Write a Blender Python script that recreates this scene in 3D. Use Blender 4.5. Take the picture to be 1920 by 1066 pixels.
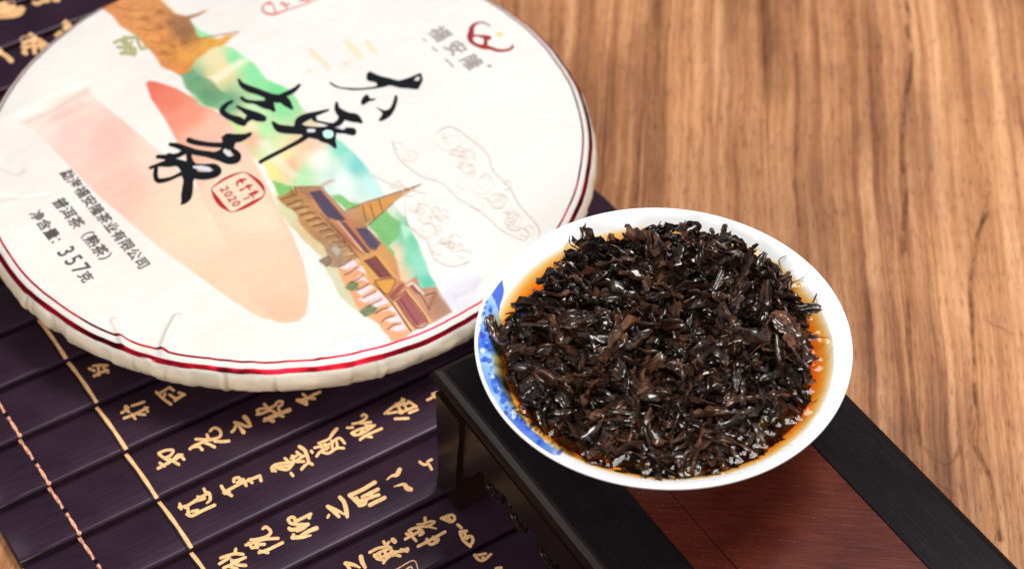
import bpy, bmesh, math, random
import numpy as np
from mathutils import Vector, Matrix, Euler, noise

random.seed(7); np.random.seed(7)
sc = bpy.context.scene
for o in list(bpy.data.objects): bpy.data.objects.remove(o)
CM = 0.01                                   # every length below is written in centimetres
R = math.radians

# ------------------------------------------------------------------ camera
PITCH = 0.8097; FPX = 3857.0; CAMH = 47.7
cam_d = bpy.data.cameras.new('camera'); cam = bpy.data.objects.new('camera', cam_d)
sc.collection.objects.link(cam); sc.camera = cam
cam.location = (0, 0, CAMH*CM); cam.rotation_euler = (math.pi/2 - PITCH, 0, 0)
cam_d.sensor_width = 36; cam_d.lens = FPX/1920*36
cam_d.clip_start = 0.01; cam_d.clip_end = 20
cam_d.dof.use_dof = True; cam_d.dof.focus_distance = 0.553; cam_d.dof.aperture_fstop = 15

# ------------------------------------------------------------------ world, lamps, exposure
w = bpy.data.worlds.new('World'); sc.world = w; w.use_nodes = True
w.node_tree.nodes['Background'].inputs[0].default_value = (0.95, 0.96, 1.0, 1)
w.node_tree.nodes['Background'].inputs[1].default_value = 0.13
def area(name, loc, tgt, sx, sy, power, col=(1, 1, 1)):
    l = bpy.data.lights.new(name, 'AREA'); l.shape = 'RECTANGLE'; l.size = sx; l.size_y = sy; l.energy = power; l.color = col
    o = bpy.data.objects.new(name, l); sc.collection.objects.link(o); o.location = loc
    o.rotation_euler = (Vector(tgt) - Vector(loc)).to_track_quat('-Z', 'Y').to_euler()
    return o
area('softbox_overhead', (0.34, 0.60, 1.08), (0.02, 0.45, 0), 0.50, 0.42, 11.8, (1, 0.985, 0.96))
area('strobe_left', (-0.75, 0.62, 0.95), (0, 0.45, 0), 0.30, 0.30, 1.3, (1, 0.98, 0.95))
area('front_fill', (-0.12, -0.36, 0.52), (0, 0.45, 0), 0.26, 0.26, 4.6, (1, 0.97, 0.93))
sc.view_settings.view_transform = 'Standard'; sc.view_settings.look = 'None'
sc.view_settings.gamma = 1; sc.view_settings.exposure = 0.17
sc.cycles.max_bounces = 8; sc.cycles.transparent_max_bounces = 16

# ------------------------------------------------------------------ helpers
def lin(c):
    c = np.asarray(c, float)/255.0
    return np.where(c <= .04045, c/12.92, ((c+.055)/1.055)**2.4)
def L(r, g, b): return tuple(float(x) for x in lin((r, g, b))) + (1,)

def G(x, y, z=0.):
    """a point of the picture grid (1920 wide) taken onto the level z; cm"""
    u = (x-960)/FPX; v = (y-533)/FPX
    dx, dy, dz = u, math.cos(PITCH)-v*math.sin(PITCH), -math.sin(PITCH)-v*math.cos(PITCH)
    t = (CAMH-z)/-dz
    return dx*t, dy*t
def Snp(X, Y, Z):
    cz = Y*math.cos(PITCH) - (Z-CAMH)*math.sin(PITCH)
    cd = -Y*math.sin(PITCH) - (Z-CAMH)*math.cos(PITCH)
    return 960+FPX*X/cz, 533+FPX*cd/cz
AZ = 2.1386
UA = np.array([math.cos(AZ), math.sin(AZ)]); UB = np.array([math.sin(AZ), -math.cos(AZ)])
def AB(a, b): return a*UA + b*UB
def toab(x, y): return x*UA[0]+y*UA[1], x*UB[0]+y*UB[1]
ANG_B = math.atan2(UB[1], UB[0])            # direction of the slips

def thing(name, label, cat, loc=(0, 0, 0), group=None, kind=None):
    o = bpy.data.objects.new(name, None); sc.collection.objects.link(o)
    o.location = [c*CM for c in loc]; o.empty_display_size = .01
    if label: o['label'] = label
    if cat: o['category'] = cat
    if group: o['group'] = group
    return o
def origin(o):
    v = Vector((0, 0, 0))
    while o is not None:
        v += o.location; o = o.parent
    return v
def mesh(name, V, F, mat, smooth=True, org=(0, 0, 0)):
    V = np.asarray(V, float)
    me = bpy.data.meshes.new(name)
    V = V*CM - np.array(org)
    if isinstance(F, np.ndarray):
        n, k = F.shape
        me.vertices.add(len(V)); me.vertices.foreach_set('co', V.astype(np.float32).ravel())
        me.loops.add(n*k); me.loops.foreach_set('vertex_index', F.astype(np.int32).ravel())
        me.polygons.add(n); me.polygons.foreach_set('loop_start', np.arange(0, n*k, k, dtype=np.int32))
        me.update(calc_edges=True)
    else:
        me.from_pydata([tuple(v) for v in V], [], F)
    if smooth: me.polygons.foreach_set('use_smooth', [True]*len(me.polygons))
    if mat: me.materials.append(mat)
    me.update()
    return me
def part(name, V, F, mat, parent=None, smooth=True, **props):
    org = origin(parent) if parent else (0, 0, 0)
    me = mesh(name, V, F, mat, smooth, org)
    o = bpy.data.objects.new(name, me); sc.collection.objects.link(o)
    if parent: o.parent = parent
    for k, v in props.items(): o[k] = v
    return o
def grid_faces(nu, nv, wrap=False):
    i = np.arange(nu-1)[:, None]; j = np.arange(nv if wrap else nv-1)[None, :]
    j2 = (j+1) % nv
    return np.stack([i*nv+j + 0*i, (i+1)*nv+j, (i+1)*nv+j2, i*nv+j2], -1).reshape(-1, 4)
def colattr(me, C, name='pigment'):
    a = me.color_attributes.new(name, 'FLOAT_COLOR', 'POINT')
    rgba = np.ones((len(C), 4), np.float32); rgba[:, :3] = C
    a.data.foreach_set('color', rgba.ravel())
def bevel_box(x0, x1, y0, y1, z0, z1, b=.06, seg=2):
    bm = bmesh.new(); bmesh.ops.create_cube(bm, size=1)
    for v in bm.verts:
        v.co = Vector((x0+(v.co.x+.5)*(x1-x0), y0+(v.co.y+.5)*(y1-y0), z0+(v.co.z+.5)*(z1-z0)))
    if b: bmesh.ops.bevel(bm, geom=bm.edges[:], offset=b, segments=seg, affect='EDGES', profile=.6)
    V = [v.co[:] for v in bm.verts]; F = [[v.index for v in f.verts] for f in bm.faces]
    bm.free(); return V, F
def abV(V):                                   # vertices written as (a, b, z) -> world
    V = np.asarray(V, float); P = V[:, :1]*UA + V[:, 1:2]*UB
    return np.column_stack([P, V[:, 2]])
def flipF(F): return [list(reversed(f)) for f in F]

def smoothpts(P, n=6):
    P = [np.array(p, float) for p in P]
    if len(P) < 3: 
        return [P[0]+(P[-1]-P[0])*t for t in np.linspace(0, 1, n)]
    Q = [2*P[0]-P[1]] + P + [2*P[-1]-P[-2]]
    out = []
    for i in range(1, len(Q)-2):
        for t in np.linspace(0, 1, n, endpoint=False):
            a, b, c, d = Q[i-1], Q[i], Q[i+1], Q[i+2]
            out.append(.5*((2*b)+(-a+c)*t+(2*a-5*b+4*c-d)*t*t+(-a+3*b-3*c+d)*t**3))
    out.append(P[-1]); return out
def ribbon(pts, n=6, cap=True):
    """pts (x, y, width) in a plane -> 2D verts, faces; round ends"""
    S = smoothpts(pts, n); m = len(S); V = []; F = []
    for i, s in enumerate(S):
        d = S[min(i+1, m-1)][:2]-S[max(i-1, 0)][:2]; d = d/(np.hypot(*d)+1e-9); nn = np.array([-d[1], d[0]])
        hw = max(s[2], .2)/2
        V += [s[:2]+nn*hw, s[:2]-nn*hw]
        if i: F.append([2*i-2, 2*i-1, 2*i+1, 2*i])
    if cap:
        for i, sgn in ((0, -1), (m-1, 1)):
            s = S[i]; d = S[min(i+1, m-1)][:2]-S[max(i-1, 0)][:2]; d = d/(np.hypot(*d)+1e-9)*sgn
            nn = np.array([-d[1], d[0]]); hw = max(s[2], .2)/2
            k0 = len(V); 
            for q in range(9):
                th = math.pi*q/8
                V.append(s[:2]+nn*hw*math.cos(th)+d*hw*math.sin(th))
            F.append(list(range(k0, k0+9)))
    return V, F
def strokes_to_px(strokes, x0, y0, s, w):
    """strokes traced in an enlarged view (offset x0,y0, scale s)"""
    out = []
    for st in strokes:
        out.append([(x0+p[0]/s, y0+p[1]/s, (1.36*p[2]/s if len(p) > 2 else w*1.1)) for p in st])
    return out
def decal(strokes, zplane, zfun, lift=.012, step=.0012, n=5):
    V = []; F = []
    for k, st in enumerate(strokes):
        v, f = ribbon(st, n) if isinstance(st, list) else st
        b0 = len(V)
        for p in v:
            X, Y = G(p[0], p[1], zplane)
            V.append((X, Y, zfun(X, Y)+lift+step*k))
        F += [[i+b0 for i in q] for q in f]
    return V, F
def poly(pts):                                 # filled outline in picture units -> tessellated
    from mathutils.geometry import tessellate_polygon
    P = [(p[0], p[1]) for p in smoothpts([(x, y) for x, y in pts]+[pts[0]], 3)[:-1]]
    t = tessellate_polygon([[Vector((x, y, 0)) for x, y in P]])
    return ([np.array(p) for p in P], [list(q) for q in t])

# ------------------------------------------------------------------ materials
def mat(name):
    m = bpy.data.materials.new(name); m.use_nodes = True
    nt = m.node_tree; p = nt.nodes['Principled BSDF']; return m, nt, p
def N(nt, t, **kw):
    n = nt.nodes.new(t)
    for k, v in kw.items():
        if k.startswith('i_'): n.inputs[k[2:].replace('_', ' ')].default_value = v
        else: setattr(n, k, v)
    return n
def ramp(nt, fac, stops, interp='LINEAR'):
    r = nt.nodes.new('ShaderNodeValToRGB'); r.color_ramp.interpolation = interp
    while len(r.color_ramp.elements) < len(stops): r.color_ramp.elements.new(.5)
    for e, (p, c) in zip(r.color_ramp.elements, stops): e.position = p; e.color = c if len(c) == 4 else tuple(c)+(1,)
    nt.links.new(fac, r.inputs[0]); return r
def mixc(nt, fac, a, b, mode='MIX'):
    n = nt.nodes.new('ShaderNodeMix'); n.data_type = 'RGBA'; n.blend_type = mode
    for s, v in ((0, fac), (6, a), (7, b)):
        if hasattr(v, 'links'): nt.links.new(v, n.inputs[s])
        else: n.inputs[s].default_value = v
    return n.outputs[2]
def coords(nt, scale=(1, 1, 1), rot=(0, 0, 0), kind='Object'):
    tc = nt.nodes.new('ShaderNodeTexCoord'); mp = nt.nodes.new('ShaderNodeMapping')
    r = nt.nodes.new('ShaderNodeMapping'); r.inputs['Rotation'].default_value = rot
    nt.links.new(tc.outputs[kind], r.inputs[0]); nt.links.new(r.outputs[0], mp.inputs[0])
    mp.inputs['Scale'].default_value = scale; return mp.outputs[0]
def noisen(nt, vec, scale, detail=4, rough=.5, dist=0):
    n = nt.nodes.new('ShaderNodeTexNoise'); n.inputs['Scale'].default_value = scale
    n.inputs['Detail'].default_value = detail; n.inputs['Roughness'].default_value = rough; n.inputs['Distortion'].default_value = dist
    nt.links.new(vec, n.inputs['Vector']); return n.outputs['Fac']
def bump(nt, p, h, strength=.3, dist=.0005):
    b = nt.nodes.new('ShaderNodeBump'); b.inputs['Strength'].default_value = strength; b.inputs['Distance'].default_value = dist
    nt.links.new(h, b.inputs['Height']); nt.links.new(b.outputs[0], p.inputs['Normal']); return b
def simple(name, col, rough=.5, spec=.5, metal=0, coat=0):
    m, nt, p = mat(name); p.inputs['Base Color'].default_value = col; p.inputs['Roughness'].default_value = rough
    p.inputs['Specular IOR Level'].default_value = spec; p.inputs['Metallic'].default_value = metal; p.inputs['Coat Weight'].default_value = coat
    return m

def lacquer(name, dark, light, rough, grain_ang, spec=.5, sc_=900, specks=False, coat=0.0, strength=.12, tint=(1, 1, 1, 1)):
    """dark lacquered wood: grain runs along grain_ang"""
    m, nt, p = mat(name)
    v = coords(nt, (.06, 1, 1), (0, 0, -grain_ang))
    f = noisen(nt, v, sc_, 6, .65)
    big = noisen(nt, coords(nt), 60, 3)
    base = ramp(nt, f, [(.3, dark), (.75, light)]).outputs[0]
    c = mixc(nt, .45, base, ramp(nt, big, [(.3, dark), (.7, light)]).outputs[0])
    if specks:
        s = noisen(nt, coords(nt), 2600, 2)
        sp = ramp(nt, s, [(.69, (0, 0, 0)), (.74, (1, 1, 1))]).outputs[0]
        c = mixc(nt, sp, c, (light[0]*3+.02, light[1]*3+.02, light[2]*3+.02, 1))
    nt.links.new(c, p.inputs['Base Color'])
    rr = N(nt, 'ShaderNodeMapRange'); rr.inputs[3].default_value = rough*.8; rr.inputs[4].default_value = rough*1.3
    nt.links.new(f, rr.inputs[0]); nt.links.new(rr.outputs[0], p.inputs['Roughness'])
    p.inputs['Specular IOR Level'].default_value = spec; p.inputs['Specular Tint'].default_value = tint; p.inputs['Coat Weight'].default_value = coat
    bump(nt, p, f, strength, .0003)
    return m
M_slip = lacquer('bamboo_lacquer', (.012, .0055, .012, 1), (.036, .016, .031, 1), .32, ANG_B, .32, 1500, strength=.10, tint=(1, .84, 1, 1))
M_ebony = lacquer('ebony', (.006, .005, .006, 1), (.014, .011, .013, 1), .2, AZ, .07, 1100, specks=True, strength=.15)
M_ebony_side = lacquer('ebony_side', (.006, .004, .004, 1), (.018, .008, .005, 1), .28, AZ, .2, 700, strength=.15)
M_red = lacquer('rosewood', (.036, .0062, .0035, 1), (.125, .024, .0125, 1), .25, AZ+.9, .12, 1300, specks=True, strength=.12)
M_gap = simple('dark_gap', (.004, .003, .003, 1), .8, .1)

# gilt paint
m, nt, p = mat('gilt_paint'); M_gilt = m
f = noisen(nt, coords(nt), 1500, 4)
nt.links.new(ramp(nt, f, [(.25, L(222, 156, 96)), (.7, L(255, 212, 156))]).outputs[0], p.inputs['Base Color'])
p.inputs['Roughness'].default_value = .5; bump(nt, p, f, .3, .0002)
# cord
m, nt, p = mat('cord_twine'); M_cord = m
f = noisen(nt, coords(nt), 1200, 4)
nt.links.new(ramp(nt, f, [(.3, L(196, 104, 72)), (.65, L(250, 200, 170))]).outputs[0], p.inputs['Base Color'])
p.inputs['Roughness'].default_value = .6
# printed inks
M_ink = simple('black_ink', (.006, .007, .010, 1), .55, .15)
M_grey = simple('grey_ink', L(84, 78, 78), .6, .2)
M_palegrey = simple('pale_grey_ink', L(158, 150, 147), .6, .2)
M_redink = simple('red_ink', L(176, 30, 34), .5, .3)
M_logored = simple('logo_red_ink', L(150, 40, 40), .5, .3)
M_palered = simple('pale_red_ink', L(214, 130, 122), .6, .2)
M_orangeink = simple('pale_orange_ink', L(240, 212, 180), .6, .2)
M_yellow = simple('yellow_ink', L(236, 205, 110), .6, .2)
M_cloud = simple('cloud_line_ink', L(226, 208, 197), .6, .2)
M_olive = simple('olive_ink', L(170, 165, 120), .6, .2)
M_spot = simple('worn_ink', L(205, 205, 210), .6, .2)
M_tealspot = simple('teal_ink', L(190, 240, 225), .6, .2)
# red foil line: dark and bright reflections painted into its colour by noise
m, nt, p = mat('red_foil'); M_foil = m
p.inputs['Base Color'].default_value = (.62, .012, .025, 1); p.inputs['Metallic'].default_value = 1
f = noisen(nt, coords(nt), 60, 3)
nt.links.new(ramp(nt, f, [(.34, (.06, .002, .006)), (.62, (.80, .015, .04))]).outputs[0], p.inputs['Base Color'])
p.inputs['Roughness'].default_value = .4
# wrapper paper
m, nt, p = mat('wrapper_paper'); M_paper = m
a = N(nt, 'ShaderNodeVertexColor', layer_name='pigment')
f = noisen(nt, coords(nt), 500, 5, .6)
c = mixc(nt, .10, a.outputs[0], ramp(nt, f, [(.3, (.70, .66, .62)), (.7, (1, 1, 1))]).outputs[0], 'MULTIPLY')
nt.links.new(c, p.inputs['Base Color']); p.inputs['Roughness'].default_value = .6
p.inputs['Specular IOR Level'].default_value = .3
bump(nt, p, noisen(nt, coords(nt), 330, 6, .7), .30, .0008)
# porcelain
m, nt, p = mat('porcelain'); M_porc = m
a = N(nt, 'ShaderNodeVertexColor', layer_name='pigment')
nt.links.new(a.outputs[0], p.inputs['Base Color']); p.inputs['Roughness'].default_value = .12
p.inputs['Specular IOR Level'].default_value = .5
bump(nt, p, noisen(nt, coords(nt), 90, 2), .05, .001)
# tea: clear surface over a liquid that soaks up blue and green
m, nt, p = mat('tea_liquid'); M_tea = m
nt.nodes.remove(p); out = nt.nodes['Material Output']
fr = N(nt, 'ShaderNodeFresnel'); fr.inputs[0].default_value = 1.34
tr = N(nt, 'ShaderNodeBsdfTransparent'); gl = N(nt, 'ShaderNodeBsdfGlossy'); gl.inputs['Roughness'].default_value = .05
mx = N(nt, 'ShaderNodeMixShader'); nt.links.new(fr.outputs[0], mx.inputs[0]); nt.links.new(tr.outputs[0], mx.inputs[1]); nt.links.new(gl.outputs[0], mx.inputs[2])
va = N(nt, 'ShaderNodeVolumeAbsorption'); va.inputs[0].default_value = (.992, .765, .22, 1); va.inputs[1].default_value = 880
nt.links.new(mx.outputs[0], out.inputs['Surface']); nt.links.new(va.outputs[0], out.inputs['Volume'])
# wet tea leaf
m, nt, p = mat('wet_tea_leaf'); M_leaf = m
v = coords(nt)
oi = N(nt, 'ShaderNodeObjectInfo')
f = noisen(nt, v, 230, 4, .6)
ge = N(nt, 'ShaderNodeNewGeometry')
ri = N(nt, 'ShaderNodeMath', operation='MULTIPLY_ADD'); nt.links.new(ge.outputs['Random Per Island'], ri.inputs[0]); ri.inputs[1].default_value = .22
sb = N(nt, 'ShaderNodeMath', operation='SUBTRACT'); nt.links.new(f, sb.inputs[0]); sb.inputs[1].default_value = .11
nt.links.new(sb.outputs[0], ri.inputs[2])
md = N(nt, 'ShaderNodeMath', operation='MULTIPLY_ADD'); nt.links.new(oi.outputs['Random'], md.inputs[0]); md.inputs[1].default_value = .22
nt.links.new(ri.outputs[0], md.inputs[2])
sb2 = N(nt, 'ShaderNodeMath', operation='SUBTRACT'); nt.links.new(md.outputs[0], sb2.inputs[0]); sb2.inputs[1].default_value = .11
nt.links.new(ramp(nt, sb2.outputs[0], [(.30, (.0035, .002, .0016)), (.44, (.015, .0065, .0042)), (.57, (.055, .022, .012)), (.70, (.15, .055, .024))]).outputs[0], p.inputs['Base Color'])
p.inputs['Roughness'].default_value = .38; p.inputs['Specular IOR Level'].default_value = .35; p.inputs['Specular Tint'].default_value = (1, .82, .72, 1)
p.inputs['Coat Weight'].default_value = 1.0; p.inputs['Coat Roughness'].default_value = .11
bump(nt, p, noisen(nt, v, 560, 5, .6), 1.0, .0009)

# ------------------------------------------------------------------ table: one old board with grain and cracks
m, nt, p = mat('old_teak'); M_table = m
rz = -R(4.6)
tc = nt.nodes.new('ShaderNodeTexCoord')
r1 = nt.nodes.new('ShaderNodeMapping'); r1.inputs['Rotation'].default_value = (0, 0, rz*-1); nt.links.new(tc.outputs['Object'], r1.inputs[0])
# bend the grain slowly sideways
wob = nt.nodes.new('ShaderNodeTexNoise'); wob.inputs['Scale'].default_value = 5.5; wob.inputs['Detail'].default_value = 4; wob.inputs['Roughness'].default_value = .55
nt.links.new(r1.outputs[0], wob.inputs['Vector'])
vm = N(nt, 'ShaderNodeVectorMath', operation='MULTIPLY_ADD'); nt.links.new(wob.outputs['Color'], vm.inputs[0]); vm.inputs[1].default_value = (.012, 0, 0); nt.links.new(r1.outputs[0], vm.inputs[2])
def gm(sx, sy):
    q = nt.nodes.new('ShaderNodeMapping'); q.inputs['Scale'].default_value = (sx, sy, 1); nt.links.new(vm.outputs[0], q.inputs[0]); return q.outputs[0]
g1 = noisen(nt, gm(1, .022), 95, 4, .55, .1)          # broad bands, about 1 cm
g2 = noisen(nt, gm(1, .018), 420, 5, .6)               # fine fibres
g3 = noisen(nt, gm(1, .35), 30, 6, .6)                # blotches
g4 = noisen(nt, gm(1, .05), 1300, 4, .7)
ad = N(nt, 'ShaderNodeMath', operation='MULTIPLY_ADD'); nt.links.new(g2, ad.inputs[0]); ad.inputs[1].default_value = .40
m1 = N(nt, 'ShaderNodeMath', operation='MULTIPLY'); nt.links.new(g1, m1.inputs[0]); m1.inputs[1].default_value = .42; nt.links.new(m1.outputs[0], ad.inputs[2])
ad2 = N(nt, 'ShaderNodeMath', operation='MULTIPLY_ADD'); nt.links.new(g4, ad2.inputs[0]); ad2.inputs[1].default_value = .18; nt.links.new(ad.outputs[0], ad2.inputs[2])
base = ramp(nt, ad2.outputs[0], [(.32, L(118, 74, 46)), (.42, L(172, 117, 76)), (.50, L(203, 145, 100)), (.59, L(224, 169, 124)), (.70, L(240, 192, 150))]).outputs[0]
blot = ramp(nt, g3, [(.34, (.66, .62, .60)), (.50, (.9, .88, .87)), (.62, (1.0, 1.0, 1.0))]).outputs[0]
c = mixc(nt, .75, base, blot, 'MULTIPLY')
g5 = noisen(nt, gm(1, .012), 75, 3, .6, .15)
ab_ = N(nt, 'ShaderNodeMath', operation='SUBTRACT'); nt.links.new(g5, ab_.inputs[0]); ab_.inputs[1].default_value = .5
ab2 = N(nt, 'ShaderNodeMath', operation='ABSOLUTE'); nt.links.new(ab_.outputs[0], ab2.inputs[0])
vein = ramp(nt, ab2.outputs[0], [(.0, (.55, .47, .43)), (.012, (.74, .68, .64)), (.04, (1, 1, 1))]).outputs[0]
po = ramp(nt, noisen(nt, gm(1, .07), 2300, 2), [(.32, (.46, .40, .36)), (.43, (1, 1, 1))]).outputs[0]
c = mixc(nt, .8, c, po, 'MULTIPLY')
g7 = noisen(nt, gm(1, .03), 42, 4, .6, .2)
ab3 = N(nt, 'ShaderNodeMath', operation='SUBTRACT'); nt.links.new(g7, ab3.inputs[0]); ab3.inputs[1].default_value = .47
ab4 = N(nt, 'ShaderNodeMath', operation='ABSOLUTE'); nt.links.new(ab3.outputs[0], ab4.inputs[0])
c = mixc(nt, .9, c, ramp(nt, ab4.outputs[0], [(.0, (.62, .54, .50)), (.02, (.80, .75, .72)), (.055, (1, 1, 1))]).outputs[0], 'MULTIPLY')
g6 = noisen(nt, gm(1, .15), 22, 2)
c = mixc(nt, ramp(nt, g6, [(.4, (.15, .15, .15)), (.6, (.85, .85, .85))]).outputs[0], c, mixc(nt, 1, c, vein, 'MULTIPLY'))
ck = N(nt, 'ShaderNodeVertexColor', layer_name='crack')
sp = nt.nodes.new('ShaderNodeSeparateColor'); nt.links.new(ck.outputs[0], sp.inputs[0])
gr = noisen(nt, gm(1, .35), 20, 7, .68)
c = mixc(nt, ramp(nt, gr, [(.44, (0, 0, 0)), (.62, (.9, .9, .9))]).outputs[0], c, mixc(nt, 1, c, L(214, 206, 204), 'MULTIPLY'))
c = mixc(nt, sp.outputs[0], c, L(88, 56, 38))
c = mixc(nt, sp.outputs[1], c, L(232, 196, 168))
nt.links.new(c, p.inputs['Base Color']); p.inputs['Roughness'].default_value = .55; p.inputs['Specular IOR Level'].default_value = .3
bump(nt, p, ad2.outputs[0], .6, .0009)

cracks = []   # traced in picture units: (points, width px, depth, kind)
def c7(P): return [(1080+x/2.132, y/2.132) for x, y in P]
def c8(P): return [(1500+x/2.131, 400+y/2.131) for x, y in P]
cracks += [(c7([(1318, -60), (1320, 0), (1332, 60), (1325, 120), (1340, 200), (1335, 300), (1315, 400), (1308, 500), (1300, 600), (1312, 700), (1320, 800), (1308, 900), (1310, 1000)]), 4.5, 1, 0),
           (c7([(990, -50), (990, 0), (1000, 120), (1020, 300), (1025, 500), (1030, 700), (1035, 850)]), 3, .5, 0),
           (c7([(290, -50), (290, 0), (280, 200), (270, 400), (258, 500), (245, 700), (232, 900)]), 3, .6, 0),
           (c7([(878, 200), (886, 500), (870, 700), (892, 900)]), 3, .55, 0),
           (c7([(750, 200), (765, 500), (772, 700), (785, 920)]), 2.5, .45, 0),
           (c7([(655, 500), (685, 600), (696, 740)]), 2.5, .5, 0),
           (c7([(540, 0), (530, 100), (440, 250), (425, 520)]), 2.5, .3, 0),
           (c7([(60, 0), (50, 200), (30, 400)]), 3, .4, 0), (c7([(165, 0), (150, 300), (130, 600), (110, 800)]), 2.5, .35, 0),
           (c7([(1650, 760), (1630, 850), (1600, 950), (1580, 1060)]), 3, .6, 0),
           (c8([(418, -40), (405, 60), (408, 150), (430, 300), (435, 500), (450, 700), (470, 870), (480, 905)]), 3.4, .75, 0),
           (c8([(360, -40), (365, 300), (385, 500), (400, 650), (430, 740), (430, 850), (480, 920), (555, 985), (600, 992), (640, 930), (660, 850), (690, 760)]), 3.6, .45, 0),
           (c8([(745, -10), (715, 70), (695, 170), (680, 300), (688, 400), (690, 500), (697, 600), (700, 725), (712, 800), (700, 900), (715, 960), (755, 1040), (765, 1100), (800, 1300)]), 4.5, 1, 0),
           (c8([(850, 480), (800, 450), (770, 440), (745, 420)]), 3, .5, 0),
           (c8([(335, 650), (345, 800), (420, 940), (520, 1040), (620, 1120)]), 5, .25, 0),
           (c8([(120, 0), (125, 250)]), 2.5, .5, 0), (c8([(255, 650), (250, 760)]), 4, .4, 0)]
nx, ny = 430, 620
gx = np.linspace(2.2, 21.5, nx); gy = np.linspace(29, 63.5, ny)
GX, GY = np.meshgrid(gx, gy, indexing='ij'); GX = GX.ravel(); GY = GY.ravel()
def inside_sd(x, y, P):
    d = np.full(x.shape, 1e9); ins = np.zeros(x.shape, bool)
    n = len(P)
    for i in range(n):
        x0, y0 = P[i]; x1, y1 = P[(i+1) % n]; ex, ey = x1-x0, y1-y0
        t = np.clip(((x-x0)*ex+(y-y0)*ey)/(ex*ex+ey*ey+1e-9), 0, 1)
        d = np.minimum(d, np.hypot(x-x0-t*ex, y-y0-t*ey))
        if y0 != y1:
            c_ = ((y0 > y) != (y1 > y)) & (x < (x1-x0)*(y-y0)/(y1-y0)+x0); ins ^= c_
    return np.where(ins, d, -d)
def segdist(px, py, pts):
    d = np.full(px.shape, 1e9)
    for (x0, y0), (x1, y1) in zip(pts[:-1], pts[1:]):
        ex, ey = x1-x0, y1-y0; t = np.clip(((px-x0)*ex+(py-y0)*ey)/(ex*ex+ey*ey+1e-12), 0, 1)
        d = np.minimum(d, np.hypot(px-x0-t*ex, py-y0-t*ey))
    return d
crk = np.zeros((len(GX), 3)); dep = np.zeros(len(GX))
rs = np.random.RandomState(3)
jit2 = np.array([noise.noise(Vector((x*.9, y*.9, 7)))+.6*noise.noise(Vector((x*4, y*3, 9))) for x, y in zip(GX, GY)])
jit = np.array([noise.noise(Vector((x*1.3, y*.7, 0))) for x, y in zip(GX, GY)])
for pts, wpx, depth, kind in cracks:
    W = [G(x, y, 0) for x, y in pts]; W = [tuple(q) for q in smoothpts(W, 5)]
    xs = [q[0] for q in W]; ys = [q[1] for q in W]
    sel = (GX > min(xs)-1) & (GX < max(xs)+1) & (GY > min(ys)-1) & (GY < max(ys)+1)
    d = segdist(GX[sel], GY[sel], W); wc = wpx/58.0*(1+.7*jit[sel])
    if kind == 2:
        d = np.maximum(-inside_sd(GX[sel], GY[sel], W), 0); wc = wc*0+.12
    a_ = np.exp(-(d/np.maximum(wc, .02)*1.3)**2)*depth
    if kind == 0:
        dep[sel] = np.maximum(dep[sel], a_); crk[sel, 0] = np.maximum(crk[sel, 0], a_*np.clip(.62+1.3*jit2[sel], .12, 1))
    else: crk[sel, 1] = np.maximum(crk[sel, 1], a_)
ZT = -.10*dep + .02*jit
edge = np.minimum.reduce([(GX-gx[0])/1.0, (gx[-1]-GX)/1.0, (GY-gy[0])/1.0, (gy[-1]-GY)/1.0]); ZT = ZT*np.clip(edge, 0, 1)
# fine centre sheet plus the rest of the board around it, one mesh
V = np.column_stack([GX, GY, ZT]); F = grid_faces(nx, ny)[:, ::-1][:, ::-1]
F = F[:, ::1]
outer = [(-60, -10), (60, -10), (60, 110), (-60, 110)]
k = len(V)
ex = np.array([[gx[0], gy[0], 0], [gx[-1], gy[0], 0], [gx[-1], gy[-1], 0], [gx[0], gy[-1], 0]])
corner = [0, (nx-1)*ny, nx*ny-1, ny-1]
V2 = np.vstack([V, [[x, y, 0] for x, y in outer], [[x, y, -3.0] for x, y in outer]])
Fq = [list(map(int, f)) for f in F]
bot = [i*ny for i in range(nx)]; top = [i*ny+ny-1 for i in range(nx)]; lef = list(range(ny)); rig = [(nx-1)*ny+j for j in range(ny)]
def fan(inner, A, B):   # strip of triangles between an inner chain and an outer edge A-B
    fs = [[A, B, inner[-1]]]
    for q in range(len(inner)-1): fs.append([A, inner[q+1], inner[q]])
    return fs
Fq += fan(bot, k, k+1) + fan(rig, k+1, k+2) + fan(top[::-1], k+2, k+3) + fan(lef[::-1], k+3, k)
for q in range(4): Fq.append([k+q, k+4+q, k+4+(q+1) % 4, k+(q+1) % 4])
Fq.append([k+7, k+6, k+5, k+4])
tb = part('tabletop', V2, Fq, M_table, None, True)
tb['kind'] = 'structure'
bm_ = bmesh.new(); bm_.from_mesh(tb.data); bmesh.ops.recalc_face_normals(bm_, faces=bm_.faces); bm_.to_mesh(tb.data); bm_.free()
C = np.zeros((len(V2), 3)); C[:len(crk)] = crk; colattr(tb.data, C, 'crack')

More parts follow.
